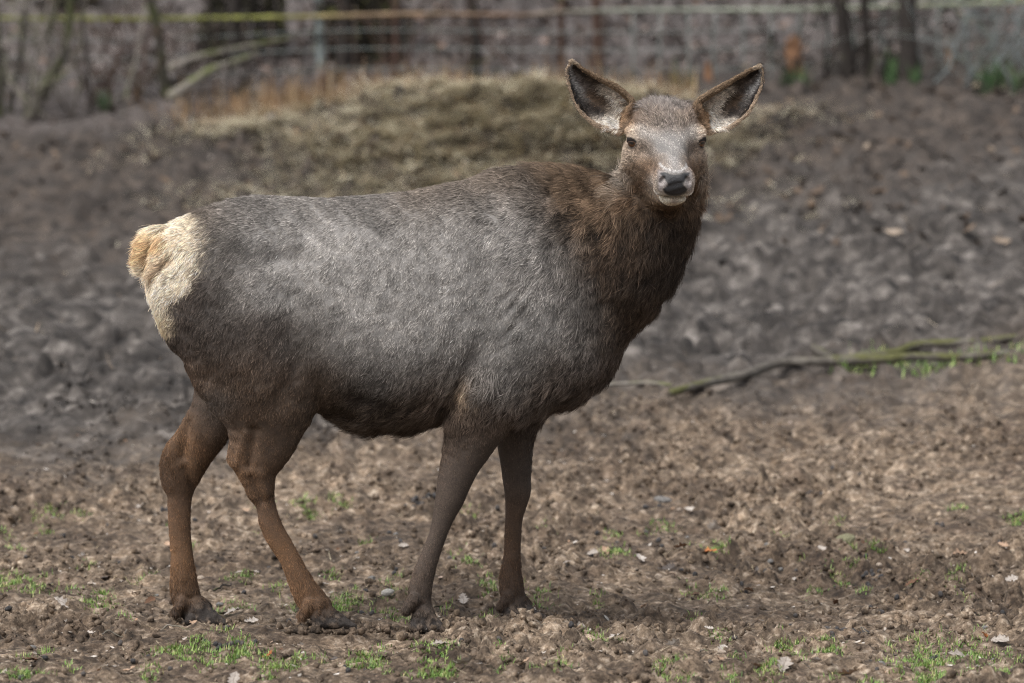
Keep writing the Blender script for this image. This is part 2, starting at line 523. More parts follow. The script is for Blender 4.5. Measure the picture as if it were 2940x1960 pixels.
# ---- head, in its own axes: forward, up, sideways
HPITCH = R(11)
HC = E(1530.5, 323, -.17)                                  # between the eyes
hf = np.array([.055, -math.cos(HPITCH), -math.sin(HPITCH)]); hf /= np.linalg.norm(hf)
hr = np.cross(hf, (0, 0, 1.0)); hr = -hr / np.linalg.norm(hr)
if hr[0] < 0: hr = -hr
hu = np.cross(hf, hr); hu = hu if hu[2] > 0 else -hu
HM = np.array([hf, hu, hr])
def HL(u, v, w): return HC + hf * u + hu * v + hr * w
HS = np.array([  # u, top, bottom, half width
    (-.150, .015, -.095, .035), (-.135, .058, -.120, .066), (-.10, .092, -.150, .092), (-.05, .090, -.166, .104), (-.02, .076, -.168, .105), (.01, .060, -.165, .100), (.05, .043, -.153, .085), (.10, .026, -.136, .064),
    (.15, .011, -.121, .053), (.20, -.002, -.110, .0475), (.24, -.011, -.104, .0480), (.262, -.020, -.100, .046), (.277, -.032, -.096, .040), (.288, -.050, -.088, .026)])
sl, X, Y, Z = region(HC - .36, HC + .36)
x, y, z = X - HC[0], Y - HC[1], Z - HC[2]
uu = HM[0, 0] * x + HM[0, 1] * y + HM[0, 2] * z
vv = HM[1, 0] * x + HM[1, 1] * y + HM[1, 2] * z
wl = HM[2, 0] * x + HM[2, 1] * y + HM[2, 2] * z
tu = np.linspace(HS[0, 0], HS[-1, 0], 400)
kk = np.exp(-np.linspace(-2, 2, 19) ** 2); kk /= kk.sum()
def hsm(c):
    v = np.interp(tu, HS[:, 0], HS[:, c]); v = np.pad(v, 9, mode='reflect', reflect_type='odd'); return np.convolve(v, kk, mode='valid')
ht, hb, hwid = (np.interp(uu, tu, hsm(c)) for c in (1, 2, 3))
vc, vh = (ht + hb) / 2, (ht - hb) / 2
vr = (vv - vc) / vh
# cheeks narrow towards the jaw line, the bridge of the nose is flat
wv = hwid * (1 - .22 * np.clip(-vr - .1, 0, 1) * smooth01(.2, .0, uu) - .10 * np.clip(vr, 0, 1) * smooth01(.0, .12, uu))
p = 2.5
d = ((np.abs(vr) ** p + np.abs(wl / wv) ** p) ** (1 / p) - 1) * np.minimum(vh, hwid)
d = np.where((uu < HS[0, 0]) | (uu > HS[-1, 0]), .3, d)
add(sl, d, .035)
for s in (-1, 1):
    ellip(HL(-.018, .021, s * .090), (.045, .014, .022), .024, HM)            # brow over the eye
    ellip(HL(.045, -.035, s * .066), (.050, .022, .018), .025, HM)            # cheek bone
    ellip(HL(-.075, -.085, s * .074), (.060, .075, .032), .035, HM)             # jaw muscle
    ellip(HL(.245, -.060, s * .038), (.032, .032, .019), .014, HM)            # wing of the nostril
    ellip(HL(.230, -.087, s * .036), (.042, .017, .017), .012, HM)            # upper lip
    ellip(HL(.10, -.02, s * .078), (.05, .02, .02), .03, HM, sub=True)        # hollow of the face
    ellip(HL(.290, -.054, s * .0355), (.026, .0155, .0085), .004, [hf, (hu * .86 - hr * s * .5) * 1, (hr * .86 + hu * s * .5) * 1], sub=True)   # nostril
ellip(HL(.262, -.066, 0), (.024, .030, .034), .015, HM)                        # nose pad
ellip(HL(.222, -.1160, 0), (.043, .0130, .036), .005, HM)                        # chin
limb([(*HL(.20, -.118, 0), .020), (*HL(.12, -.135, 0), .030), (*HL(0, -.15, 0), .05)], 1, .03)
# line of the mouth
for s in (-1, 1):
    pts = [HL(.270, -.1035, 0), HL(.258, -.1025, s * .022), HL(.228, -.100, s * .043), (HL(.17, -.098, s * .055))]
    for a, b in zip(pts[:-1], pts[1:]): cone(a, b, .0030, .0030, 1, .003, sub=True)
# eyes
EYE_R = .0215
EYES = [HL(.006, -.001, s * .0880) for s in (-1, 1)]
for s, e in zip((-1, 1), EYES):
    ellip(e, (EYE_R * 1.10,) * 3, .014, HM)
    od = hf * .66 + hr * s * .75
    od /= np.linalg.norm(od)
    up2 = np.cross(od, np.cross(hu, od)); up2 /= np.linalg.norm(up2)
    # the opening between the lids
    ellip(e + od * .017 - hu * .0046, (.019, .0080, .0180), .004, [od, (up2 * .97 + np.cross(up2, od) * .2 * s), np.cross(od, up2)], sub=True)
    cone(HL(.03, -.020, s * .094), HL(.075, -.050, s * .082), .005, .004, 1, .008, sub=True)       # tear line

# ---- ears: cupped leaves, outline read at (ex, ey)
def EQ(ex, ey): return (1560 + ex / 3.136, 140 + ey / 3.136)
EARS = []
def ear(upper, lower, depth0, depth1, cup, sgn):
    """upper and lower edge from base to tip"""
    n, m = 34, 19
    def edge(pts):
        P = crom([(*EQ(*q), 0) for q in pts], 12)[:, :2]
        L = np.r_[0, np.cumsum(np.linalg.norm(np.diff(P, axis=0), axis=1))]; L /= L[-1]
        return np.stack([np.interp(np.linspace(0, 1, n), L, P[:, i]) for i in (0, 1)], -1)
    A, B = edge(upper), edge(lower)
    pts, st = [], []
    for i in range(n):
        s = i / (n - 1)
        y0 = depth0 + (depth1 - depth0) * s
        for j in range(m):
            t = j / (m - 1)
            c = cup * math.sin(math.pi * min(1, (s * .92 + .06))) ** .7 * (1 - (2 * t - 1) ** 2) ** .8
            q = A[i] * (1 - t) + B[i] * t
            roll = -.018 * (1 - t) ** 6 * (1 - s)
            pts.append(U(q[0], q[1], y0 + c + roll)); st.append((s, t))
    pts = np.array(pts); st = np.array(st)
    lo, hi = pts.min(0) - .03, pts.max(0) + .03
    sl, X, Y, Z = region(lo, hi)
    best = np.full(np.broadcast_shapes(X.shape, Y.shape, Z.shape), 1.0, np.float32)
    rad = .0042 + .004 * (1 - st[:, 0]) ** 2
    for q, r in zip(pts, rad):
        mm = .022
        s2, X2, Y2, Z2 = region(q - mm, q + mm)
        loc = tuple(slice(max(a.start - b.start, 0), max(min(a.stop, b.stop) - b.start, 0)) for a, b in zip(s2, sl))
        if any(l.stop <= l.start for l in loc): continue
        Xl, Yl, Zl = X[loc[0]], Y[:, loc[1]], Z[:, :, loc[2]]
        dd = np.sqrt((Xl - q[0]) ** 2 + (Yl - q[1]) ** 2 + (Zl - q[2]) ** 2) - r
        best[loc] = smin(best[loc], dd.astype(np.float32), .004)
    add(sl, best, .012)
    g = pts.reshape(n, m, 3)
    limb([(*HL(-.105, .03, sgn * .055), .040), (*(g[1].mean(0) + np.array([-.012 * sgn, .012, 0])), .030), (*(g[4].mean(0) + np.array([0, .022, 0])), .014)], 1, .02)
    EARS.append((pts, st, pts.reshape(n, m, 3), sgn))
ear([(790, 560), (800, 470), (700, 365), (600, 305), (480, 245), (380, 195), (310, 138), (262, 120)],
    [(740, 690), (690, 752), (640, 742), (560, 716), (480, 686), (400, 628), (335, 560), (285, 480), (250, 390), (222, 290), (212, 205), (235, 145), (262, 120)],
    -.075, -.085, .055, -1)
ear([(1385, 560), (1390, 480), (1460, 420), (1560, 360), (1660, 300), (1760, 245), (1850, 195), (1945, 160)],
    [(1440, 690), (1492, 752), (1560, 736), (1650, 718), (1740, 665), (1830, 590), (1890, 500), (1925, 420), (1965, 330), (1975, 230), (1968, 178), (1945, 160)],
    -.075, -.085, .055, 1)

# small folds and lumps so the hide is not smooth
sl, X, Y, Z = region(D_MIN, D_MAX)

# ---- mesh of the field's zero surface (naive surface nets)
def surface_nets(F, o, h):
    ins = F < 0
    s = ins[:-1, :-1, :-1].astype(np.uint8)
    for dx in (0, 1):
        for dy in (0, 1):
            for dz in (0, 1):
                if dx + dy + dz: s = s + ins[dx:F.shape[0] - 1 + dx, dy:F.shape[1] - 1 + dy, dz:F.shape[2] - 1 + dz]
    act = (s > 0) & (s < 8)
    I = np.argwhere(act)
    idm = np.full(act.shape, -1, np.int32)
    idm[act] = np.arange(len(I))
    acc = np.zeros((len(I), 3)); cnt = np.zeros(len(I))
    cs = [(a, b, c) for a in (0, 1) for b in (0, 1) for c in (0, 1)]
    val = {c: F[I[:, 0] + c[0], I[:, 1] + c[1], I[:, 2] + c[2]].astype(np.float64) for c in cs}
    for a in cs:
        for ax in range(3):
            if a[ax]: continue
            b = list(a); b[ax] = 1; b = tuple(b)
            va, vb = val[a], val[b]
            m = (va < 0) != (vb < 0)
            t = va[m] / (va[m] - vb[m])
            p = np.tile(np.array(a, float), (m.sum(), 1)); p[:, ax] = t
            acc[m] += p; cnt[m] += 1
    verts = o + h * (I + acc / cnt[:, None])
    faces = []
    for ax in range(3):
        b1, b2 = [(1, 2), (2, 0), (0, 1)][ax]
        sl0 = [slice(None)] * 3; sl1 = [slice(None)] * 3
        sl0[ax] = slice(0, F.shape[ax] - 1); sl1[ax] = slice(1, F.shape[ax])
        a_, b_ = ins[tuple(sl0)], ins[tuple(sl1)]
        e = np.argwhere(a_ != b_)
        e = e[(e[:, b1] > 0) & (e[:, b2] > 0) & (e[:, b1] < F.shape[b1] - 1) & (e[:, b2] < F.shape[b2] - 1)]
        flip = a_[e[:, 0], e[:, 1], e[:, 2]]
        def cell(o1, o2):
            q = e.copy(); q[:, b1] += o1; q[:, b2] += o2
            return idm[q[:, 0], q[:, 1], q[:, 2]]
        q = np.stack([cell(-1, -1), cell(0, -1), cell(0, 0), cell(-1, 0)], -1)
        q[~flip] = q[~flip][:, ::-1]
        faces.append(q)
    return verts, np.concatenate(faces)

F[:2] = .1; F[-2:] = .1; F[:, :2] = .1; F[:, -2:] = .1; F[:, :, :2] = .1; F[:, :, -2:] = .1
BV, BF = surface_nets(F, D_MIN, VOX)
# keep only the largest connected piece
lab = np.arange(len(BV))
for _ in range(400):
    m = lab[BF].min(1)
    new = lab.copy()
    np.minimum.at(new, BF.ravel(), np.repeat(m, 4))
    new = new[new]
    if (new == lab).all(): break
    lab = new
main = np.bincount(lab).argmax()
keep = lab == main
remap = np.cumsum(keep) - 1
BF = remap[BF[keep[BF[:, 0]]]]
BV = BV[keep]
# even out the grid's steps (smoothing that does not shrink)
ed = np.concatenate([BF[:, [0, 1]], BF[:, [1, 2]], BF[:, [2, 3]], BF[:, [3, 0]]])
deg = np.bincount(ed[:, 0], minlength=len(BV)) + np.bincount(ed[:, 1], minlength=len(BV))
def lap(P):
    out = np.zeros_like(P)
    for c in range(P.shape[1]):
        out[:, c] = np.bincount(ed[:, 0], P[ed[:, 1], c], minlength=len(P)) + np.bincount(ed[:, 1], P[ed[:, 0], c], minlength=len(P))
    return out / deg[:, None] - P
for _ in range(3):
    BV = BV + .5 * lap(BV); BV = BV - .52 * lap(BV)
# folds, hollows and creases of the hide on the flanks
def relief(P, Nn):
    x = (1470 + P[:, 0] * ppm(0)) / V; z = (980 - (P[:, 2] - E(1176, 784)[2]) * ppm(0)) / V
    d = np.zeros(len(P))
    def g(cx, cy, rx, ry, a, ang=0.0):
        c, s = math.cos(ang), math.sin(ang); dx, dy = x - cx, z - cy
        return a * np.exp(-((dx * c + dy * s) / rx) ** 2 - ((-dx * s + dy * c) / ry) ** 2)
    def line(x0, y0, x1, y1, w, a):
        L2 = (x1 - x0) ** 2 + (y1 - y0) ** 2
        t = np.clip(((x - x0) * (x1 - x0) + (z - y0) * (y1 - y0)) / L2, 0, 1)
        q = np.hypot(x - x0 - t * (x1 - x0), z - y0 - t * (y1 - y0))
        return a * np.exp(-(q / w) ** 2) * np.sin(np.pi * (.12 + .76 * t))
    d += g(650, 588, 75, 24, -.020, -.12) + g(560, 560, 70, 50, .012) + g(760, 600, 45, 90, .006)      # hollow in front of the hip
    d += g(600, 700, 60, 110, .008) + g(690, 720, 40, 100, -.010, -.2)                                   # thigh against flank
    d += line(700, 800, 640, 930, 22, -.012) + line(640, 740, 720, 850, 26, -.008)
    d += line(1100, 790, 1062, 860, 20, -.014) + line(1062, 860, 1035, 950, 18, -.014)                   # behind the elbow
    d += line(1222, 640, 1160, 715, 7, -.007) + line(1232, 646, 1172, 722, 9, .007) + line(1190, 730, 1150, 770, 8, -.006)
    d += line(1100, 470, 1150, 500, 8, -.006) + line(1250, 500, 1210, 560, 10, -.006) + line(1270, 520, 1235, 590, 10, .005) + line(1180, 660, 1130, 700, 7, -.005) + line(1300, 690, 1260, 760, 12, -.005)
    d += line(1120, 560, 1090, 780, 40, -.008) + g(1190, 600, 60, 110, .010) + g(1220, 790, 80, 70, .008)
    d += line(1385, 600, 1372, 820, 16, -.012) + line(1320, 560, 1375, 700, 30, -.006) + line(1190, 880, 1330, 820, 18, -.006)
    d += line(800, 905, 900, 915, 18, -.010) + line(420, 760, 520, 900, 25, -.006)
    for i, cx in enumerate((830, 880, 930, 985, 1035)): d += line(cx + 20, 560, cx - 30, 830, 16, .0022)
    d += (.0060 * fbm(x / 60, z / 75, 301, 3) + .0050 * fbm(x / 22 + z / 60, z / 26, 303, 3)) * smooth01(960, 900, z)
    return d * smooth01(.1, .5, np.abs(Nn[:, 1])) * (x > 410) * (x < 1420) * np.where(Nn[:, 1] > 0, .6, 1)
fn = np.cross(BV[BF[:, 2]] - BV[BF[:, 0]], BV[BF[:, 3]] - BV[BF[:, 1]])
VN = np.zeros_like(BV)
for i in range(4):
    for c in range(3): VN[:, c] += np.bincount(BF[:, i], fn[:, c], minlength=len(BV))
VN /= np.linalg.norm(VN, axis=1, keepdims=True) + 1e-12
BV = BV + VN * relief(BV, VN)[:, None]
x_ = (1470 + BV[:, 0] * ppm(0)) / V; z_ = (980 - (BV[:, 2] - E(1176, 784)[2]) * ppm(0)) / V
t_ = np.clip(((x_ - 412) * -64 + (z_ - 580) * 70) / (64 ** 2 + 70 ** 2), 0, 1)
q_ = np.hypot(x_ - 412 + 64 * t_, z_ - 580 - 70 * t_)
BV = BV - VN * (.010 * np.exp(-(q_ / 11) ** 2) * np.sin(np.pi * (.15 + .7 * t_)) * (VN[:, 1] < -.1))[:, None]      # fold between tail and buttock
# tendon above the hock, bones of hock and knee
for dep, ox, oy in ((DN_, 0, 0), (.13, -345, -45)):
    near = np.abs(BV[:, 1] - dep) < .1
    for (x0, y0, x1, y1, w, a) in ((600, 240, 575, 420, 26, -.010), (560, 250, 500, 420, 24, .005), (640, 470, 660, 560, 30, .006), (585, 480, 640, 610, 18, -.006)):
        A, B = U(*Q(x0 + ox, y0 + oy), dep), U(*Q(x1 + ox, y1 + oy), dep)
        ab = (B - A)[[0, 2]]; r_ = BV[:, [0, 2]] - A[[0, 2]]
        t = np.clip(r_ @ ab / (ab @ ab), 0, 1)
        q = np.linalg.norm(r_ - t[:, None] * ab, axis=1)
        BV = BV + VN * (near * a * np.exp(-(q / (w / 1.809 / 1010)) ** 2) * smooth01(.3, .7, np.abs(VN[:, 1])))[:, None]
mudw = smooth01(.11, .05, BV[:, 2])          # dried mud caked on the feet
BV[:, 0] += mudw * (.007 * fbm(BV[:, 2] / .014 + 3 * BV[:, 1] / .014, BV[:, 1] / .012, 201, 3))
BV[:, 1] += mudw * (.010 * fbm(BV[:, 0] / .014, BV[:, 2] / .014, 202, 3))
BV[:, 2] += mudw * (.006 * fbm(BV[:, 0] / .012, BV[:, 1] / .012, 203, 3))
fn = np.cross(BV[BF[:, 2]] - BV[BF[:, 0]], BV[BF[:, 3]] - BV[BF[:, 1]])
VN = np.zeros_like(BV)
for i in range(4):
    for c in range(3): VN[:, c] += np.bincount(BF[:, i], fn[:, c], minlength=len(BV))
VN /= np.linalg.norm(VN, axis=1, keepdims=True) + 1e-12
print('deer body verts', len(BV))

# ---- coat: colours and lie of the hair by place on the body
def rbf(P, pts, sig):
    """pts rows: x, y, values...; smooth blend of the nearest control points"""
    pts = np.asarray(pts, float)
    num = np.zeros((len(P), pts.shape[1] - 2)); den = np.zeros(len(P))
    d2s = []
    for q in pts:
        d2 = (P[:, 0] - q[0]) ** 2 + (P[:, 1] - q[1]) ** 2
        w = np.exp(-d2 / (2 * sig * sig)) + 1e-7 / (1 + d2)
        num += w[:, None] * q[2:]; den += w
    return num / den[:, None]

GREY = (.292, .276, .262); GREYD = (.165, .151, .140); BACK = (.150, .122, .100); MANE = (.115, .080, .054)
NECK = (.064, .044, .031); NECKD = (.032, .024, .019); BELLY = (.062, .044, .032); THIGH = (.070, .056, .048); THIGHB = (.092, .063, .045)
RUF = (.215, .118, .060); RUFD = (.115, .069, .043); RUFM = (.160, .090, .050); FLEG = (.096, .071, .056); SHO = (.255, .241, .229); CREAM = (.80, .69, .545)
CHEST = (.080, .060, .048)
COAT = [
    (470, 480, *BACK), (560, 462, *GREYD), (650, 465, *GREYD), (750, 470, *GREYD), (860, 465, *GREYD), (960, 452, *BACK), (1060, 430, *BACK), (1160, 420, *BACK), (1260, 415, *MANE), (1340, 425, *MANE), (1400, 450, *MANE),
    (520, 520, *GREYD), (540, 600, *GREYD), (500, 660, *THIGH), (620, 540, *GREY), (700, 540, *GREY), (640, 640, *GREY), (560, 680, *GREYD), (760, 560, *GREY), (860, 540, *GREY), (960, 520, *GREY), (1060, 500, *GREY),
    (1160, 500, *GREY), (1230, 480, *SHO), (1290, 470, *MANE), (720, 660, *GREY), (820, 660, *GREY), (920, 650, *GREY), (1020, 640, *GREY), (1120, 640, *SHO), (1220, 600, *SHO), (1250, 700, *SHO), (1200, 780, *SHO), (1130, 740, *SHO),
    (1280, 580, *GREYD), (1310, 660, *GREYD), (1330, 740, *GREYD), (1320, 800, *GREYD), (720, 760, *GREYD), (820, 770, *GREY), (920, 770, *GREY), (1020, 760, *GREY), (1100, 830, *GREYD), (1200, 850, *GREYD), (1280, 860, *FLEG),
    (900, 840, *GREYD), (1000, 830, *GREYD), (820, 830, *GREYD), (760, 850, *THIGHB), (450, 720, *THIGH), (440, 770, *THIGH), (500, 760, *THIGH), (560, 760, *THIGH), (620, 760, *THIGH), (680, 800, *THIGH), (480, 850, *THIGHB), (560, 850, *THIGHB), (640, 870, *THIGHB),
    (720, 900, *BELLY), (790, 910, *BELLY), (830, 900, *NECKD), (850, 960, *BELLY), (920, 930, *BELLY), (1000, 910, *THIGHB), (980, 960, *BELLY), (1060, 900, *CHEST), (1240, 930, *CHEST), (1300, 930, *CHEST), (1350, 880, *CHEST), (1400, 820, *CHEST), (1420, 760, *NECK),
    (1340, 520, *MANE), (1380, 480, *MANE), (1400, 560, *NECK), (1370, 620, *NECK), (1400, 690, *NECK), (1460, 560, *NECK), (1470, 640, *NECKD), (1480, 710, *NECK), (1540, 600, *NECKD), (1550, 660, *NECKD), (1580, 560, *NECKD), (1520, 540, *NECKD), (1590, 500, *NECK), (1440, 480, *NECK), (1430, 430, *MANE),
    # fore legs
    (1090, 960, *FLEG), (1070, 1020, *FLEG), (1050, 1090, *FLEG), (1020, 1160, *FLEG), (1000, 1230, *FLEG), (980, 1300, *FLEG), (965, 1360, *FLEG), (975, 1400, .06, .045, .036), (990, 1440, .03, .025, .022),
    (1190, 980, *FLEG), (1190, 1050, *FLEG), (1185, 1130, *FLEG), (1180, 1200, *RUFD), (1175, 1270, *RUFD), (1170, 1330, *RUFD), (1180, 1370, *RUFD), (1200, 1410, .032, .026, .023), (1150, 1390, .03, .024, .021),
    # hind legs
    (600, 920, *THIGHB), (650, 950, *THIGHB), (560, 960, *RUFD), (590, 990, *THIGHB), (620, 1010, *THIGHB), (640, 985, *THIGHB), (545, 1020, *RUF), (600, 1050, *RUFD), (560, 1080, *RUF), (610, 1080, *RUFD), (575, 1125, *NECK), (532, 1068, *NECKD), (590, 1160, *RUFD), (615, 1200, *RUFM), (640, 1270, *RUF), (670, 1320, *RUFD), (690, 1360, *RUF), (720, 1390, *RUFD),
    (760, 1420, .032, .026, .022), (710, 1420, .030, .024, .02), (790, 1445, .035, .03, .027),
    (450, 890, *RUFD), (490, 930, *GREYD), (510, 970, *GREYD), (440, 980, *RUF), (460, 1010, *RUFD), (400, 1030, *RUF), (372, 1045, *NECKD), (430, 1060, *RUF), (378, 1085, *NECKD), (392, 1110, *RUFD), (420, 1120, *RUFD), (410, 1180, *RUFM), (412, 1250, *RUFM), (415, 1310, *RUF), (420, 1350, *RUF), (405, 1372, *RUFD),
    (440, 1400, .030, .024, .020), (480, 1430, .034, .03, .027), (400, 1400, .03, .024, .02)]
# how the hair lies: x, y, dx, dy, length (m), lift
LIE = [
    (420, 500, -1, .35, .030, .30), (500, 462, -1, .30, .034, .42), (540, 470, -1, .25, .020, .30), (700, 460, -1, .15, .016, .26), (900, 450, -1, .12, .018, .28), (1100, 420, -1, .05, .026, .34), (1250, 400, -1, -.05, .034, .42), (1350, 420, -.8, .1, .040, .5), (1420, 430, -.5, .4, .036, .45),
    (500, 600, -.8, .8, .020, .2), (620, 600, -.8, .7, .016, .2), (760, 580, -.6, .8, .015, .2), (900, 580, -.5, .9, .014, .2), (1050, 560, -.6, .8, .014, .2), (1180, 520, -.8, .6, .018, .26), (1270, 500, -.8, .5, .032, .38), (1300, 600, -.5, .8, .028, .3),
    (640, 740, -.6, 1, .015, .2), (800, 740, -.5, .9, .014, .2), (950, 740, -.5, .9, .014, .2), (1100, 720, -.5, .9, .014, .2), (1230, 720, -.45, .9, .014, .2), (1200, 850, -.6, .8, .015, .22),
    (480, 780, -.4, 1, .018, .22), (560, 860, -.3, 1, .018, .22), (680, 880, -.3, 1, .016, .2), (800, 900, -.5, 1, .020, .26), (820, 855, -.5, .9, .015, .2), (900, 865, -.5, .9, .015, .2), (980, 865, -.5, .9, .016, .22), (1035, 835, -.5, .9, .016, .22), (900, 905, -.5, 1, .022, .28), (850, 975, -.6, 1, .050, .5), (920, 960, -.7, 1, .050, .5), (1000, 940, -.6, 1, .046, .5), (1075, 890, -.35, 1, .060, .5),
    (1240, 940, -.5, 1, .050, .45), (1340, 900, -.5, 1, .030, .3), (1400, 820, -.4, 1, .022, .28), (1380, 700, -.4, 1, .030, .32), (1350, 600, -.5, .9, .034, .36), (1450, 600, -.25, 1, .036, .32), (1540, 620, -.1, 1, .040, .32), (1590, 560, .05, 1, .040, .36), (1480, 480, -.2, 1, .036, .34), (1500, 720, -.3, 1, .036, .36),
    (1060, 1000, -.05, 1, .006, .14), (1020, 1150, -.1, 1, .005, .14), (985, 1260, -.15, 1, .006, .16), (970, 1340, -.25, 1, .012, .26), (985, 1430, .1, 1, .010, .3), (1190, 1000, 0, 1, .006, .14), (1180, 1200, 0, 1, .006, .15), (1165, 1350, -.2, 1, .013, .28), (1200, 1410, .2, 1, .009, .3),
    (600, 1000, -.1, 1, .008, .18), (540, 1060, .15, 1, .012, .26), (565, 1110, .2, 1, .013, .26), (590, 1150, .2, 1, .010, .22), (615, 1200, .3, 1, .007, .17), (640, 1260, .4, 1, .007, .18), (690, 1370, .2, 1, .015, .28), (760, 1430, .6, 1, .008, .3),
    (470, 940, -.4, 1, .010, .2), (400, 1040, 0, 1, .011, .24), (376, 1060, .05, 1, .014, .28), (385, 1110, .05, 1, .012, .26), (410, 1180, 0, 1, .008, .18), (412, 1260, 0, 1, .008, .18), (405, 1370, -.15, 1, .016, .30), (460, 1420, .5, 1, .008, .3)]

def vcoord(P):      # place on the flank, in the units of the contour tables
    return np.stack([(1470 + P[:, 0] * ppm(0)) / V, (980 - (P[:, 2] - E(1176, 784)[2]) * ppm(0) / 1.0) / V], -1)

def seg_d(P, a, b):
    ba = b - a
    t = np.clip(((P - a) @ ba) / (ba @ ba), 0, 1)
    return np.linalg.norm(P - a - t[:, None] * ba, axis=1)

def fnoise(P, sc_, seed):   # cheap 3-D variation
    return (vnoise(P[:, 0] * sc_ + P[:, 1] * sc_ * .7, P[:, 2] * sc_ - P[:, 1] * sc_ * .5, seed) - .5) * 2

def coat(P, Nn):
    """-> colour, direction (unit tangent-ish), length, lift, hair amount"""
    n = len(P)
    vc = vcoord(P)
    vcw = vc + np.stack([fnoise(P, 14, 3), fnoise(P, 14, 4)], -1) * 10
    col = rbf(vcw, COAT, 40)
    lie = rbf(vc, LIE, 48)
    d3 = np.stack([lie[:, 0], np.zeros(n), -lie[:, 1]], -1)
    ln, lift = lie[:, 2].copy(), lie[:, 3].copy()
    amt = np.ones(n)
    mott = 1 + .16 * fnoise(P, 9, 141) + .20 * fnoise(P, 26, 142) + .16 * fnoise(P, 60, 143)
    col = col * np.where(P[:, 2] > .5, mott, 1 + .4 * (mott - 1))[:, None]
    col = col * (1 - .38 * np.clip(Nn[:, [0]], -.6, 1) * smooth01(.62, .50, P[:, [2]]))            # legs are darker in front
    # cream rump patch and tail
    bx = np.interp(vcw[:, 1], [470, 500, 540, 600, 660, 690, 760, 790], [430, 468, 487, 478, 432, 402, 400, 380])
    edge = smooth01(16, -16, vcw[:, 0] - bx + 4 + fnoise(P, 60, 12) * 9 + fnoise(P, 25, 13) * 7 + rng.normal(0, 9, n)) * smooth01(472, 492, vcw[:, 1]) * smooth01(790, 755, vcw[:, 1])
    cream = np.array(CREAM) * (1 + .12 * fnoise(P, 25, 8))[:, None]
    tan = np.array((.52, .315, .145))
    tanw = smooth01(.0, 1, np.clip(1 - np.abs(vcw[:, 1] - 548 - (430 - vcw[:, 0]) * .22) / 62, 0, 1)) * (.30 + .70 * smooth01(412, 384, vcw[:, 0])) * smooth01(475, 440, vcw[:, 0])
    lowtan = smooth01(690, 740, vcw[:, 1])
    cr = cream * (1 - .78 * tanw[:, None]) + tan * .78 * tanw[:, None]
    cr = cr * (1 - .45 * lowtan[:, None]) + np.array((.36, .27, .14)) * .45 * lowtan[:, None]
    col = col * (1 - edge[:, None]) + cr * edge[:, None]
    fa, fb = np.array((402., 586.)), np.array((350., 640.))
    fold = np.exp(-(seg_d(vc, fa, fb) / 11) ** 2) * edge
    col = col * (1 - .55 * fold[:, None]) + np.array((.24, .125, .05)) * .55 * fold[:, None]
    tl = smooth01(400, 380, vc[:, 0]) * smooth01(640, 620, vc[:, 1])
    ln = ln * (1 - edge) + .026 * edge + tl * .010
    lift = lift * (1 - edge) + .28 * edge
    dt = np.stack([-np.ones(n), np.zeros(n), -.45 * np.ones(n)], -1); dr = np.stack([-.75 * np.ones(n), np.zeros(n), -.75 * np.ones(n)], -1)
    dd = dt * tl[:, None] + dr * (1 - tl)[:, None]
    d3 = d3 * (1 - edge[:, None]) + dd * edge[:, None]
    # mane: pale brown tips in dark, streaky
    mane = smooth01(1200, 1290, vc[:, 0]) * smooth01(640, 520, vc[:, 1]) * smooth01(1470, 1420, vc[:, 0])
    col = col * (1 + mane * .9 * fnoise(P, 48, 31))[:, None]
    # elbow tuft
    tuft = np.exp(-((vc[:, 0] - 1072) / 20) ** 2 - ((vc[:, 1] - 885) / 34) ** 2) * (P[:, 1] < -.1)
    col = col * (1 - .8 * tuft[:, None]) + np.array((.32, .24, .17)) * .8 * tuft[:, None]
    # scabs and dark streaks in the coat
    for sx_, sy_, rx_, ry_ in ((1097, 490, 11, 7), (1122, 500, 9, 4), (1178, 736, 8, 4), (1260, 512, 7, 4), (818, 892, 26, 14), (1090, 880, 7, 16)):
        sb = np.exp(-((vcw[:, 0] - sx_) / rx_) ** 2 - ((vcw[:, 1] - sy_) / ry_) ** 2) * (P[:, 1] < 0)
        col = col * (1 - .8 * sb[:, None]) + np.array((.030, .022, .018)) * .8 * sb[:, None]
    # claws and dew claws: horn and mud
    hoofd = np.full(n, 9.0)
    low = P[:, 2] < .20
    if low.any():
        Pl = P[low]; hd = np.full(len(Pl), 9.0)
        for a, t_, h in CLAWS:
            hd = np.minimum(hd, np.minimum(seg_d(Pl, a, t_), seg_d(Pl, h, t_)))
        hoofd[low] = hd
    horn = smooth01(.036, .024, hoofd) * smooth01(.075, .035, P[:, 2])
    col = col * (1 - horn[:, None]) + (np.array((.034, .028, .025)) + np.array((.085, .062, .045)) * smooth01(.05, .5, fnoise(P, 70, 44) + .5 * fnoise(P, 190, 45))[:, None]) * horn[:, None]
    amt *= 1 - .80 * horn
    # ---- head
    L = (P - HC) @ HM.T
    u, v, w = L[:, 0], L[:, 1], L[:, 2]
    aw = np.abs(w)
    f = v * math.cos(HPITCH) - u * math.sin(HPITCH)
    head = smooth01(-.16, -.10, u) * smooth01(.145, .125, aw) * smooth01(-.215, -.165, v + .02 * np.clip(-u * 10, 0, 1)) * (v < .16)
    FG = (.30, .282, .268); FB = (.150, .098, .063); FBD = (.090, .059, .038); FL = (.36, .30, .25)
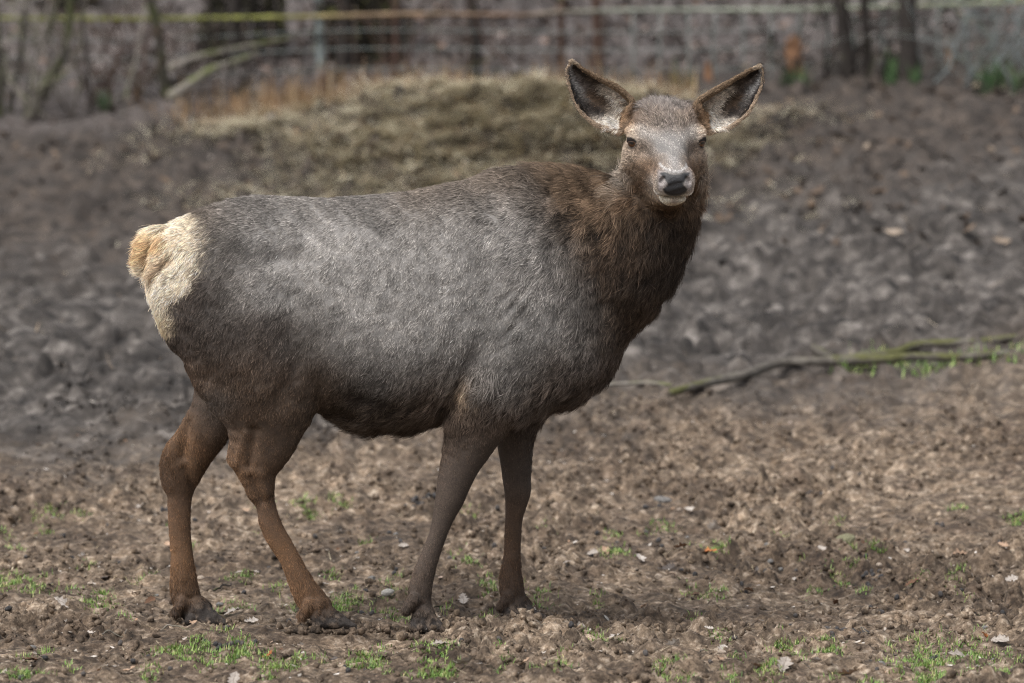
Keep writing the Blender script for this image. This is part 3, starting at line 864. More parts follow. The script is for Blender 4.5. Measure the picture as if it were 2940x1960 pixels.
    FACE = [(0, .085, .20, .18, .17), (.04, .085, .17, .15, .14), (0, .055, .25, .21, .185), (.05, .055, .25, .20, .165), (0, .034, .17, .145, .13), (.035, .034, .25, .21, .18), (.075, .06, .16, .12, .095), (.10, .06, .24, .155, .095), (.118, .03, .26, .17, .105),
            (0, .012, *FG), (.04, .012, *FG), (.07, .022, .33, .30, .275), (.095, .020, .50, .41, .33), (.06, -.005, .22, .185, .16), (.07, -.015, .14, .105, .08), (0, -.02, *FG), (.03, -.02, .27, .255, .245), (.055, -.03, .20, .165, .14),
            (0, -.05, .31, .295, .285), (.03, -.05, .26, .22, .19), (.05, -.06, *FB), (.08, -.04, .27, .21, .165), (.085, -.06, *FB), (.105, -.05, .34, .28, .225), (0, -.075, .33, .31, .30), (.03, -.08, .23, .18, .145), (.045, -.085, .16, .10, .065), (.06, -.09, *FB), (.09, -.09, .21, .16, .12), (.115, -.10, .33, .28, .235),
            (.02, -.085, .38, .35, .32), (0, -.093, .27, .235, .21), (.022, -.10, .32, .285, .255), (.038, -.105, .56, .50, .45), (.046, -.12, .46, .40, .35), (.030, -.092, .48, .44, .40), (.062, -.12, *FB), (.09, -.13, *FB), (.115, -.14, .27, .22, .175), (.045, -.14, .33, .26, .20), (.07, -.15, *FBD), (.10, -.17, *FB), (.0, -.195, .10, .062, .036), (.05, -.19, .135, .088, .055), (.09, -.21, .16, .115, .08), (0, -.23, *NECK)]
    fc = rbf(np.stack([aw, f], -1), FACE, .0115)
    fc = fc * (1 + .10 * fnoise(P, 90, 51))[:, None]
    # white chin with a brown spot
    chin = (u > .15) * smooth01(-.100, -.106, v) * smooth01(.046, .040, aw) * smooth01(-.144, -.134, v)
    fc = fc * (1 - chin[:, None]) + np.array((.66, .585, .47)) * chin[:, None]
    spot = chin * np.exp(-(w / .010) ** 2 - ((v + .118) / .009) ** 2)
    fc = fc * (1 - .7 * spot[:, None]) + np.array((.16, .085, .065)) * .7 * spot[:, None]
    # white edge of the upper lip
    lip = (u > .17) * np.exp(-((v + .0945) / .0055) ** 2) * smooth01(.062, .045, aw)
    fc = fc * (1 - .75 * lip[:, None]) + np.array((.70, .66, .61)) * .85 * lip[:, None]
    # nose pad, bare and black
    wid = np.interp(v, [-.098, -.090, -.078, -.062, -.050, -.038, -.034, -.030], [.014, .028, .035, .022, .029, .041, .042, .0])
    top = -.036 + .010 * np.clip(aw / .035, 0, 1) ** 2
    pad = (u > .215) * smooth01(.003, -.003, aw - wid) * smooth01(top + .003, top - .003, v) * smooth01(-.101, -.096, v)
    ring = (u > .215) * smooth01(.003, -.003, aw - .046) * smooth01(-.088, -.078, v) * smooth01(-.026, -.034, v) * (1 - pad) * smooth01(.017, .022, aw)
    rim = (u > .20) * np.exp(-((v - top - .005) / .0035) ** 2) * smooth01(.042, .036, aw) * (1 - pad)
    fc = fc * (1 - .5 * rim[:, None]) + np.array((.52, .52, .53)) * .65 * rim[:, None]
    fc = fc * (1 - .75 * ring[:, None]) + np.array((.24, .22, .225)) * .7 * ring[:, None]
    fc = fc * (1 - pad[:, None]) + np.array((.012, .012, .014)) * pad[:, None]
    # skin round the eyes
    ed_ = np.minimum(np.linalg.norm(P - EYES[0], axis=1), np.linalg.norm(P - EYES[1], axis=1))
    od_ = np.where(w[:, None] < 0, (hf * .66 - hr * .75)[None], (hf * .66 + hr * .75)[None])
    ec = np.where((w < 0)[:, None], EYES[0][None], EYES[1][None])
    rel = P - ec
    along = (rel * od_).sum(1); ev = rel @ hu; eh = np.sqrt(np.maximum((rel ** 2).sum(1) - along ** 2 - ev ** 2, 0))
    lid = smooth01(1.25, 1.0, np.sqrt((ev / .0150) ** 2 + (eh / .0215) ** 2)) * (along > .004)
    fc = fc * (1 - lid[:, None]) + np.array((.018, .014, .013)) * lid[:, None]
    tear = (ed_ > .02) * smooth01(.006, .003, seg_d(np.stack([u, v, aw], -1), np.array((.03, -.020, .094)), np.array((.075, -.050, .082))))
    fc = fc * (1 - .35 * tear[:, None]) + np.array((.40, .37, .36)) * .35 * tear[:, None]
    hb = head[:, None]
    col = col * (1 - hb) + fc * hb
    # hair of the head lies back from the nose
    side = np.sign(w)
    dh = (-hf[None] * 1.0 + hr[None] * (side * np.clip(aw / .08, 0, 1) * .35)[:, None] - hu[None] * (.9 * smooth01(-.02, -.12, v) * smooth01(.2, .05, u))[:, None])
    tuftp = smooth01(.03, .05, f) * smooth01(.10, .05, aw)
    dh = dh * (1 - tuftp[:, None]) + (hu[None] * 1.0 + hr[None] * (w * 9)[:, None] - hf[None] * .3) * tuftp[:, None]
    lh = .0065 + .008 * smooth01(.10, -.02, u) + .014 * smooth01(-.04, -.14, v) * smooth01(.12, 0, u) + .016 * tuftp + .018 * smooth01(.085, .105, aw) * smooth01(-.02, -.06, v) * smooth01(.06, 0, u)
    d3 = d3 * (1 - hb) + dh * hb
    ln = ln * (1 - head) + lh * head
    lift = lift * (1 - head) + (.22 + .35 * tuftp) * head
    bare = np.clip(pad + ring * .7 + lid, 0, 1)
    amt *= 1 - np.clip(bare * 1.2, 0, 1)
    amt *= np.where(ed_ < .036, smooth01(.029, .036, ed_), 1)
    # ---- ears
    for pts, st, grid, sgn in EARS:
        lo, hi = pts.min(0) - .03, pts.max(0) + .03
        m = np.flatnonzero(((P > lo) & (P < hi)).all(1) & (aw > .078) & (v > -.02))
        if not len(m): continue
        best = np.full(len(m), 9.0); bi = np.zeros(len(m), int)
        for k0 in range(0, len(m), 4000):
            mm = m[k0:k0 + 4000]
            D2 = ((P[mm][:, None, :] - pts[None]) ** 2).sum(-1)
            bi[k0:k0 + 4000] = D2.argmin(1); best[k0:k0 + 4000] = np.sqrt(D2.min(1))
        s, t = st[bi, 0], st[bi, 1]
        wgt = smooth01(.022, .014, best) * smooth01(.02, .10, s)
        inside = (Nn[m, 1] < .10) & (t > .06) & (t < .95)
        i, j = bi // grid.shape[1], bi % grid.shape[1]
        i2 = np.clip(i, 1, grid.shape[0] - 2); j2 = np.clip(j, 1, grid.shape[1] - 2)
        ds = grid[i2 + 1, j2] - grid[i2 - 1, j2]; ds /= np.linalg.norm(ds, axis=1, keepdims=True)
        dtv = grid[i2, j2 + 1] - grid[i2, j2 - 1]; dtv /= np.linalg.norm(dtv, axis=1, keepdims=True)
        EAR = [(0, .1, .26, .20, .14), (.03, .5, .45, .38, .31), (.3, 0, .17, .115, .075), (.7, 0, .12, .085, .06), (1, .5, .10, .075, .055),
               (.12, .35, .76, .69, .60), (.12, .7, .74, .67, .59), (.1, .95, .76, .69, .61), (.28, .9, .68, .61, .54), (.3, .22, .66, .59, .52), (.45, .18, .45, .40, .34), (.2, .5, .60, .52, .44),
               (.35, .5, .085, .058, .040), (.5, .4, .095, .064, .043), (.5, .6, .16, .105, .068), (.42, .72, .045, .036, .033), (.55, .8, .06, .053, .052), (.42, .88, .06, .05, .045), (.65, .3, .13, .105, .09), (.7, .5, .12, .10, .09),
               (.7, .7, .48, .47, .46), (.8, .75, .34, .33, .33), (.6, .72, .30, .28, .26), (.7, .9, .055, .05, .05), (.85, .4, .23, .20, .185), (.9, .2, .04, .03, .025), (.75, .12, .035, .026, .02), (.6, .08, .06, .044, .032), (.95, .5, .06, .045, .035)]
        ic = rbf(np.stack([s, t], -1), EAR, .062)
        ic = ic * (1 + .35 * fnoise(P[m], 140, 71))[:, None]
        out = np.where((t > .94)[:, None], np.array((.36, .28, .21))[None], np.where((s > .9)[:, None], np.array((.30, .24, .18))[None], np.array((.19, .135, .09))[None]))
        ecx = np.where(inside[:, None], ic, out)
        col[m] = col[m] * (1 - wgt[:, None]) + ecx * wgt[:, None]
        di = np.where(inside[:, None], ds * .35 + dtv * np.where(t < .3, .9, .8)[:, None], ds * 1.0 + dtv * np.where(t > .5, .35, -.35)[:, None])
        d3[m] = d3[m] * (1 - wgt[:, None]) + di * wgt[:, None]
        ln[m] = ln[m] * (1 - wgt) + np.where(inside, .015 + .012 * smooth01(.4, .1, s), .0085) * wgt
        lift[m] = lift[m] * (1 - wgt) + np.where(inside, .30, .32) * wgt
    return col, d3, ln, lift, amt, pad, horn

deer = empty('deer', (0, 0, 0))
tag(deer, 'grey-brown female deer with cream rump standing in mud, head turned to face the viewer', 'deer')

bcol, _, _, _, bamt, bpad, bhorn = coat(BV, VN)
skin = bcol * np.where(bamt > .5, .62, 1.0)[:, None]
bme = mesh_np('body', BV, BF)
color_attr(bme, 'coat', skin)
a = bme.attributes.new('wet', 'FLOAT', 'POINT'); a.data.foreach_set('value', bpad.astype(np.float32))
a = bme.attributes.new('horn', 'FLOAT', 'POINT'); a.data.foreach_set('value', bhorn.astype(np.float32))
N = NT('hide')
at = N.n('ShaderNodeAttribute', attribute_name='coat')
wt_ = N.n('ShaderNodeAttribute', attribute_name='wet')
co = N.coord()
hm = N.mix(1.0, at.outputs['Color'], N.ramp(N.noise(co, 260, 4, .7), [(.3, (.55, .55, .55)), (.7, (1.4, 1.4, 1.4))]), 'MULTIPLY')
N.bump(N.noise(co, 330, 5, .7), .55, .004)
N.set(Base_Color=hm, Roughness=N.math('SUBTRACT', .75, N.math('MULTIPLY', wt_.outputs['Fac'], .47)), Specular_IOR_Level=N.math('ADD', .3, N.math('MULTIPLY', wt_.outputs['Fac'], .2)))
body = obj('body', bme, N.m, deer)

# ---- eyes
def eye_material():
    N = NT('eye')
    co = N.coord()
    sep = N.n('ShaderNodeSeparateXYZ'); N.l(co, sep.inputs[0])
    xx = N.math('DIVIDE', sep.outputs['X'], .0095); zz = N.math('DIVIDE', sep.outputs['Y'], .0042)
    pr = N.math('SQRT', N.math('ADD', N.math('MULTIPLY', xx, xx), N.math('MULTIPLY', zz, zz)))
    ri = N.math('SQRT', N.math('ADD', N.math('MULTIPLY', sep.outputs['X'], sep.outputs['X']), N.math('MULTIPLY', sep.outputs['Y'], sep.outputs['Y'])))
    iris = N.ramp(N.math('MULTIPLY', ri, 60.0), [(.0, (.085, .036, .013)), (.62, (.075, .030, .011)), (.80, (.02, .010, .006)), (1, (.012, .008, .007))])
    c = N.mix(N.math('LESS_THAN', pr, 1.0), iris, (.004, .004, .004))
    return N.set(Base_Color=c, Roughness=.06, Coat_Weight=1.0, Coat_Roughness=.02)
M_EYE = eye_material()
bm = bmesh.new(); bmesh.ops.create_uvsphere(bm, u_segments=32, v_segments=20, radius=EYE_R)
for fc_ in bm.faces: fc_.smooth = True
eme = bpy.data.meshes.new('eye'); bm.to_mesh(eme); bm.free()
for s, e in zip((-1, 1), EYES):
    eo = obj('eye', eme, M_EYE, deer)
    eo.location = e
    od = Vector(hf * .80 + hr * s * .6 - hu * .05).normalized()
    q = od.to_track_quat('Z', 'Y')
    zx = Vector(hr); zv = od.cross(zx).normalized(); zx = zv.cross(od).normalized()
    eo.rotation_euler = Matrix((zx, zv, od)).transposed().to_euler()

# ---- fur
def sample_surface(n, weight):
    tri = np.concatenate([BF[:, [0, 1, 2]], BF[:, [0, 2, 3]]])
    A = np.linalg.norm(np.cross(BV[tri[:, 1]] - BV[tri[:, 0]], BV[tri[:, 2]] - BV[tri[:, 0]]), axis=1)
    pr = A * weight[tri].mean(1)
    pr /= pr.sum()
    t = rng.choice(len(tri), n, p=pr)
    r1, r2 = np.sqrt(rng.random(n)), rng.random(n)
    b = np.stack([1 - r1, r1 * (1 - r2), r1 * r2], -1)
    P = (BV[tri[t]] * b[:, :, None]).sum(1)
    Nn = (VN[tri[t]] * b[:, :, None]).sum(1); Nn /= np.linalg.norm(Nn, axis=1, keepdims=True)
    return P, Nn

def fur(name, n, weight, rad, mat, lmul=1.0, jit=.22):
    P, Nn = sample_surface(n, weight)
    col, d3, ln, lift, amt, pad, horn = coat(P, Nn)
    k = rng.random(n) < amt
    P, Nn, col, d3, ln, lift = P[k], Nn[k], col[k], d3[k], ln[k], lift[k]
    n = len(P)
    d3 = d3 - Nn * (d3 * Nn).sum(1, keepdims=True)
    d3 /= np.linalg.norm(d3, axis=1, keepdims=True) + 1e-9
    # hairs lean together in small locks
    lock = np.stack([fnoise(P, 60, 101), fnoise(P, 60, 102), fnoise(P, 60, 103)], -1) * (.38 + .25 * smooth01(.018, .032, ln))[:, None] + np.stack([fnoise(P, 200, 111), fnoise(P, 200, 112), fnoise(P, 200, 113)], -1) * .22
    d3 = d3 + lock + rng.normal(0, jit, (n, 3))
    d3 = d3 - Nn * (d3 * Nn).sum(1, keepdims=True)
    d3 /= np.linalg.norm(d3, axis=1, keepdims=True) + 1e-9
    ln = ln * rng.uniform(.65, 1.25, n) * lmul * (1 + smooth01(.018, .032, ln) * (.45 * fnoise(P, 32, 131) + .35 * fnoise(P, 85, 132)))
    lift = np.clip(lift + rng.normal(0, .10, n) + .26 * fnoise(P, 75, 121), .05, .9)
    lift = np.clip(lift + .75 * np.clip(-Nn[:, 2] - .25, 0, 1) * smooth01(.022, .04, ln) * (P[:, 2] > .5), .05, 1.25)
    S = 5
    pts = np.zeros((n, S, 3))
    for i in range(S):
        t = i / (S - 1)
        a_ = lift * (1.25 - .75 * t)
        pts[:, i] = P + (d3 * np.cos(a_)[:, None] + Nn * np.sin(a_)[:, None]) * (ln * t)[:, None]
    pts -= Nn[:, None] * .0008
    cu = bpy.data.hair_curves.new(name)
    cu.add_curves([S] * n)
    cu.points.foreach_set('position', pts.astype(np.float32).ravel())
    rr = np.tile(np.array([1, .95, .8, .55, .12]), (n, 1)) * rad * rng.uniform(.7, 1.2, (n, 1))
    cu.points.foreach_set('radius', rr.astype(np.float32).ravel())
    shade = np.exp(rng.normal(-.05, 1, n) * np.where(P[:, 2] < .5, .28, .38))[:, None]
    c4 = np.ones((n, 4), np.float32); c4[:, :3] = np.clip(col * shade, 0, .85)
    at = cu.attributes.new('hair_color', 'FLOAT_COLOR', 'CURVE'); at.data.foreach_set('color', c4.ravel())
    cu.materials.append(mat)
    o = bpy.data.objects.new(name, cu); COL.objects.link(o); o.parent = deer
    return o

N = NT('fur')
at = N.n('ShaderNodeAttribute', attribute_name='hair_color')
ci = N.n('ShaderNodeHairInfo')
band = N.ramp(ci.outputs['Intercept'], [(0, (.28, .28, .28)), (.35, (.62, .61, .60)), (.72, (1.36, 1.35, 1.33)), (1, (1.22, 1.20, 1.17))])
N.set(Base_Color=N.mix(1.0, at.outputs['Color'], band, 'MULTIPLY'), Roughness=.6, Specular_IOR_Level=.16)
M_FUR = N.m
Lh = (BV - HC) @ HM.T
is_head = (np.linalg.norm(BV - HC, axis=1) < .36) & (Lh[:, 0] > -.14) & (Lh[:, 1] > -.2)
wgt = np.where(BV[:, 1] > .02, np.where(VN[:, 1] > .3, .30, .6), 1.0)
wgt = np.where(is_head, np.where(VN[:, 1] < .4, 3.6, 1.6), wgt)
wgt *= np.where((BV[:, 2] < .55), 1.35, 1.0)
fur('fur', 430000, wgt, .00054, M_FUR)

# ================================================================== GROUND SHEET, BANK, FENCE, TREES
for hx, hy, hz_ in HOOF_PADS:        # mud pressed down under each hoof and pushed up round it
    r2 = ((GX - hx) / .10) ** 2 + ((GY - hy) / .085) ** 2
    wgt_ = np.exp(-r2 ** 2)
    GZ = GZ * (1 - wgt_) + (hz_ + .006 + .012 * fbm(GX / .03, GY / .03, 7, 3)) * wgt_ + .014 * np.exp(-(np.sqrt(r2) - 1.25) ** 2 / .08) * (vnoise(GX * 18, GY * 18, 77))
print("ground quads", len(quads))
GV = np.stack([GX, GY, GZ], -1).reshape(-1, 3)
ground = obj('ground', mesh_np('ground', GV, quads), M_MUD)
tag(ground, kind='structure')

def Gv(px, py, t0=10.2, t1=17.5):
    px = np.asarray(px, float); py = np.asarray(py, float)
    a = (px - 1470.0) * KPX; b = -(py - 980.0) * KPX
    D = np.stack([a, CP + b * SP, -SP + b * CP], -1)
    ts = np.linspace(t0, t1, 260)
    P = CAM[None, None] + D[:, None, :] * ts[None, :, None]
    g = macro(P[..., 0], P[..., 1]) - P[..., 2]
    i = np.argmax(g > 0, 1)
    t = ts[i]
    Q_ = CAM[None] + D * t[:, None]
    Q_[:, 2] = H(Q_[:, 0], Q_[:, 1])
    return Q_

def scatter_mesh(name, tv, tf, pos, rot, scl):
    """many copies of one small shape as one mesh; rot (n,3,3), scl (n,3)"""
    V_ = np.einsum('nij,nkj->nki', rot, tv[None] * scl[:, None, :]) + pos[:, None, :]
    F_ = tf[None] + (np.arange(len(pos)) * len(tv))[:, None, None]
    return mesh_np(name, V_.reshape(-1, 3), F_.reshape(-1, tf.shape[1]))

def rand_rot(n, tilt=math.pi):
    az = rng.uniform(0, 2 * math.pi, n); tx_ = rng.uniform(-tilt, tilt, n); ty_ = rng.uniform(-tilt, tilt, n)
    c, s = np.cos(az), np.sin(az); z = np.zeros(n); o = np.ones(n)
    Rz = np.stack([np.stack([c, -s, z], -1), np.stack([s, c, z], -1), np.stack([z, z, o], -1)], 1)
    c, s = np.cos(tx_), np.sin(tx_)
    Rx = np.stack([np.stack([o, z, z], -1), np.stack([z, c, -s], -1), np.stack([z, s, c], -1)], 1)
    c, s = np.cos(ty_), np.sin(ty_)
    Ry = np.stack([np.stack([c, z, s], -1), np.stack([z, o, z], -1), np.stack([-s, z, c], -1)], 1)
    return Rx @ Ry @ Rz if tilt < 1 else Rz @ Rx @ Ry

def island_mat(name, stops, rough=.8, spec=.3, trans=0.0):
    N = NT(name)
    g = N.n('ShaderNodeNewGeometry')
    nz = N.noise(N.coord(), 60, 4, .6)
    c = N.ramp(g.outputs['Random Per Island'], stops)
    c = N.mix(1.0, c, N.ramp(nz, [(.3, (.7, .7, .7)), (.7, (1.25, 1.25, 1.25))]), 'MULTIPLY')
    N.set(Base_Color=c, Roughness=rough, Specular_IOR_Level=spec)
    if trans: N.b.inputs['Transmission Weight'].default_value = 0.0
    return N.m

def ico(sub=1):
    bm = bmesh.new(); bmesh.ops.create_icosphere(bm, subdivisions=sub, radius=1)
    v = np.array([p.co[:] for p in bm.verts]); f = np.array([[q.index for q in fc.verts] for fc in bm.faces]); bm.free()
    return v, f

# ---- loose crumbs of soil
tv, tf = ico(1)
n = 31000
cx = rng.uniform(-1.75, 1.75, n); cy = rng.uniform(-1.7, 3.6, n) + np.abs(rng.normal(0, .3, n))
dens = smooth01(-.10, .14, fbm(cx / .45, cy / .55, 41, 3) + rng.normal(0, .05, n))
k = rng.random(n) < .25 + .75 * dens
cx, cy = cx[k], cy[k]; n = len(cx)
sz = .0028 + .0115 * rng.random(n) ** 3.4
sc3 = sz[:, None] * rng.uniform(.6, 1.35, (n, 3)) * np.array([1, 1, .75])
tvj = tv * (1 + .25 * rng.normal(0, 1, (len(tv), 1)))
crumbs = obj('soil_crumbs', scatter_mesh('soil_crumbs', tvj, tf, np.stack([cx, cy, H(cx, cy) + sz * .25], -1), rand_rot(n), sc3), M_MUD)
tag(crumbs, 'loose brown crumbs of soil strewn over the trampled mud', 'soil', kind='stuff')

# crumbled leaf bits trodden into the mud
lv0 = np.array([(-1, 0, .1), (-.2, .6, 0), (-.1, -.5, .15), (.5, .45, .1), (.6, -.4, 0), (1, .1, .2)], float)
lf0 = np.array([(0, 2, 1), (1, 2, 4), (1, 4, 3), (3, 4, 5)])
n = 3600
bx_ = rng.uniform(-1.75, 1.75, n); by_ = rng.uniform(-1.6, 3.8, n)
k = rng.random(n) < .3 + .7 * smooth01(-.1, .15, fbm(bx_ / .5, by_ / .5, 77, 3)); bx_, by_ = bx_[k], by_[k]; n = len(bx_)
sz = .003 + .009 * rng.random(n) ** 2
lb = obj('leaf_bits', scatter_mesh('leaf_bits', lv0, lf0, np.stack([bx_, by_, H(bx_, by_) + .005], -1), rand_rot(n, .5), np.stack([sz, sz * .8, sz], -1)),
         island_mat('leaf_bit', [(0, (.05, .042, .038)), (.3, (.20, .165, .135)), (.6, (.36, .32, .28)), (.9, (.52, .48, .44)), (1, (.30, .16, .08))]))
tag(lb, 'pale crumbled leaf bits trodden into the mud', 'leaves', kind='stuff')
# mud pushed up round the hooves
ps = []
for hx_, hy_, hz_ in HOOF_PADS:
    a_ = rng.uniform(0, 6.283, 130); r_ = rng.normal(1.25, .20, 130)
    ps.append(np.stack([hx_ + .095 * r_ * np.cos(a_), hy_ + .072 * r_ * np.sin(a_), np.full(130, hz_) + .006], -1))
ps = np.concatenate(ps); n = len(ps)
ps[:, 2] = np.maximum(ps[:, 2], H(ps[:, 0], ps[:, 1]))
sz = .004 + .010 * rng.random(n) ** 2
hc = obj('hoof_clods', scatter_mesh('hoof_clods', tvj, tf, ps, rand_rot(n), sz[:, None] * rng.uniform(.6, 1.4, (n, 3))), M_MUD)
tag(hc, 'clods of mud pushed up round the hooves', 'soil', kind='stuff')

# ---- fallen leaves lying on the slope behind the fence
lv = np.array([(-1, 0, .15), (-.3, .55, 0), (-.3, -.55, .1), (.45, .5, .12), (.45, -.5, 0), (1, 0, .25)], float)
lf = np.array([(0, 2, 1), (1, 2, 4), (1, 4, 3), (3, 4, 5)])
n = 20000
lx = rng.uniform(-6, 6, n); ly = 11.3 + np.abs(rng.gamma(1.5, 2.2, n))
sz = rng.uniform(.020, .048, n)
litter = obj('leaf_litter', scatter_mesh('leaf_litter', lv, lf, np.stack([lx, ly, H(lx, ly) + rng.uniform(.0, .03, n)], -1), rand_rot(n, .7), np.stack([sz, sz * .8, sz], -1)),
             island_mat('litter_leaf', [(0, (.035, .025, .021)), (.3, (.085, .068, .060)), (.65, (.15, .127, .118)), (.9, (.24, .21, .20)), (1, (.22, .12, .07))]))
tag(litter, 'dull grey-brown fallen leaves covering the slope behind the fence', 'leaves', kind='stuff')
# sparser leaves and sticks trodden into the bank in front of it
n = 2600
lx = rng.uniform(-4, 4, n); ly = rng.uniform(6.2, 11.2, n)
k = rng.random(n) < smooth01(6, 9.5, ly + .5 * lx)
lx, ly = lx[k], ly[k]; n = len(lx)
sz = rng.uniform(.02, .05, n)
bl = obj('bank_leaves', scatter_mesh('bank_leaves', lv, lf, np.stack([lx, ly, H(lx, ly) + .01], -1), rand_rot(n, .6), np.stack([sz, sz * .8, sz], -1)),
         island_mat('bank_leaf', [(0, (.03, .022, .017)), (.6, (.085, .058, .040)), (.92, (.15, .105, .072)), (1, (.26, .21, .165))]))
tag(bl, 'brown leaves trodden into the dark bank below the fence', 'leaves', kind='stuff')

# ---- blades: hay heap and grass
def blades(name, base, hgt, lean, wid, az, bend, mat):
    n = len(base)
    d = np.stack([np.cos(az), np.sin(az), np.zeros(n)], -1)
    sdv = np.stack([-np.sin(az), np.cos(az), np.zeros(n)], -1)
    up = np.array([0, 0, 1.0])
    l1 = lean; l2 = lean + bend
    mid = base + (d * np.sin(l1)[:, None] + up * np.cos(l1)[:, None]) * (hgt * .5)[:, None]
    tip = mid + (d * np.sin(l2)[:, None] + up * np.cos(l2)[:, None]) * (hgt * .5)[:, None]
    w = sdv * wid[:, None] / 2
    V_ = np.stack([base - w, base + w, mid + w * .85, mid - w * .85, tip], 1)
    f = np.array([(0, 1, 2), (0, 2, 3), (3, 2, 4)])
    F_ = f[None] + (np.arange(n) * 5)[:, None, None]
    return obj(name, mesh_np(name, V_.reshape(-1, 3), F_.reshape(-1, 3)), mat)

n = 58000
hx = rng.normal(-.15, .95, n); hy = rng.normal(9.3, .80, n)
k = (hy > 6.9) & (hy < 11.0) & (rng.random(n) < smooth01(-.16, .14, .6 * fbm(hx / .5, hy / .5, 401, 3) + .12 - .12 * ((hx + .15) / 1.1) ** 2)); hx, hy = hx[k], hy[k]; n = len(hx)
hay_m = island_mat('hay', [(0, (.20, .16, .108)), (.3, (.41, .36, .25)), (.6, (.57, .52, .38)), (.85, (.68, .63, .49)), (1, (.40, .25, .14))])
hay = blades('hay', np.stack([hx, hy, H(hx, hy) + rng.uniform(-.005, .03, n)], -1), rng.uniform(.08, .26, n), rng.uniform(1.25, 1.6, n), rng.uniform(.0035, .0065, n), rng.uniform(0, 6.283, n), rng.uniform(-.1, .4, n), hay_m)
tag(hay, 'heap of old olive-grey hay below the wire fence', 'hay', kind='stuff')
n = 1500
dx_ = rng.uniform(-3.2, 3.2, n); dy_ = rng.uniform(3.0, 10.5, n)
bd = blades('bank_straw', np.stack([dx_, dy_, H(dx_, dy_) + .012], -1), rng.uniform(.04, .16, n), rng.uniform(1.2, 1.6, n), rng.uniform(.003, .007, n), rng.uniform(0, 6.283, n), rng.normal(.1, .3, n),
            island_mat('bank_straw', [(0, (.05, .04, .03)), (.5, (.13, .095, .065)), (.85, (.26, .20, .14)), (1, (.42, .36, .28))]))
tag(bd, 'brown straws and stalks trodden into the bank behind the deer', 'straw', kind='stuff')
# tall withered stalks along the top of the bank
n = 1500
px_ = np.r_[rng.normal(790, 150, 700), rng.uniform(900, 2000, 800)]
sx = (px_ - 1470) * KPX * 22.5; sy = rng.uniform(9.9, 10.9, n)
st = blades('withered_stalks', np.stack([sx, sy, H(sx, sy) - .01], -1), rng.uniform(.06, .26, n) , rng.normal(.0, .35, n), rng.uniform(.004, .010, n), rng.uniform(0, 6.283, n), rng.normal(.3, .4, n),
            island_mat('stalk', [(0, (.09, .05, .03)), (.4, (.20, .12, .06)), (.8, (.30, .20, .11)), (1, (.36, .28, .17))]))
tag(st, 'withered rust-brown grass stalks along the top of the hay heap', 'stalks', kind='stuff')

# ---- tubes for wood and wire
def tube_mesh(name, pts, rad, seg=9, jit=0.0, seed=0, cap=True):
    P = np.asarray(pts, float); r = np.broadcast_to(np.asarray(rad, float), (len(P),)).copy()
    rs = np.random.default_rng(seed)
    tan = np.gradient(P, axis=0); tan /= np.linalg.norm(tan, axis=1, keepdims=True) + 1e-9
    ref = np.array([0, 1.0, 0.05]) if abs(tan[0, 1]) < .9 else np.array([1.0, 0, 0])
    a = np.cross(tan, ref); a /= np.linalg.norm(a, axis=1, keepdims=True)
    b = np.cross(tan, a)
    th = np.linspace(0, 2 * np.pi, seg, endpoint=False)
    rr = r[:, None] * (1 + jit * rs.normal(0, 1, (len(P), seg)))
    V_ = P[:, None] + (a[:, None] * np.cos(th)[None, :, None] + b[:, None] * np.sin(th)[None, :, None]) * rr[..., None]
    m = len(P)
    V_ = np.vstack([V_.reshape(-1, 3), P[0] - tan[0] * r[0] * .4, P[-1] + tan[-1] * r[-1] * .4])
    i = np.arange(m - 1)[:, None] * seg; j = np.arange(seg)[None]; j2 = (np.arange(seg) + 1)[None] % seg
    qd = np.stack([i + j, i + j2, i + seg + j2, i + seg + j], -1).reshape(-1, 4)
    tri = np.concatenate([qd[:, [0, 1, 2]], qd[:, [0, 2, 3]], np.stack([np.full(seg, m * seg), j2[0], j[0]], -1),
                          np.stack([np.full(seg, m * seg + 1), (m - 1) * seg + j[0], (m - 1) * seg + j2[0]], -1)])
    return V_, tri

def tube(name, pts, rad, mat, parent=None, seg=9, jit=0.0, seed=0, n=6):
    S = crom(np.c_[np.asarray(pts, float), np.broadcast_to(np.asarray(rad, float), (len(pts),))], n)
    V_, F_ = tube_mesh(name, S[:, :3], np.maximum(S[:, 3], 1e-4), seg, jit, seed)
    return obj(name, mesh_np(name, V_, F_), mat, parent)

def bark_mat(name, dark, light, moss, amount):
    N = NT(name)
    co = N.coord()
    g = N.n('ShaderNodeNewGeometry'); sp = N.n('ShaderNodeSeparateXYZ'); N.l(g.outputs['Normal'], sp.inputs[0])
    nz = N.noise(co, 26, 6, .7, .5)
    c = N.ramp(nz, [(.3, dark), (.65, light)])
    mm = N.math('ADD', N.noise(co, 5, 4, .6), N.math('MULTIPLY', sp.outputs['Z'], .12))
    mask = N.ramp(mm, [(max(0, .62 - amount * .4), (0, 0, 0)), (min(1, .74 - amount * .35), (1, 1, 1))])
    mo = N.mix(nz, tuple(x * .6 for x in moss), tuple(min(1, x * 1.4) for x in moss))
    c = N.mix(mask, c, mo)
    N.bump(nz, .7, .01)
    return N.set(Base_Color=c, Roughness=.9, Specular_IOR_Level=.2)
M_BARK_MOSS = bark_mat('mossy_bark', (.022, .020, .017), (.075, .068, .058), (.050, .054, .024), .45)
M_BARK_DARK = bark_mat('dark_bark', (.012, .010, .009), (.045, .038, .034), (.05, .055, .022), .12)
M_BARK_PALE = bark_mat('pale_bark', (.10, .088, .076), (.26, .235, .205), (.12, .13, .055), .25)
M_BARK_GREY = bark_mat('grey_bark', (.10, .115, .115), (.22, .25, .25), (.12, .14, .08), .15)
M_BARK_RED = bark_mat('reddish_bark', (.035, .022, .018), (.10, .062, .048), (.06, .06, .03), .15)

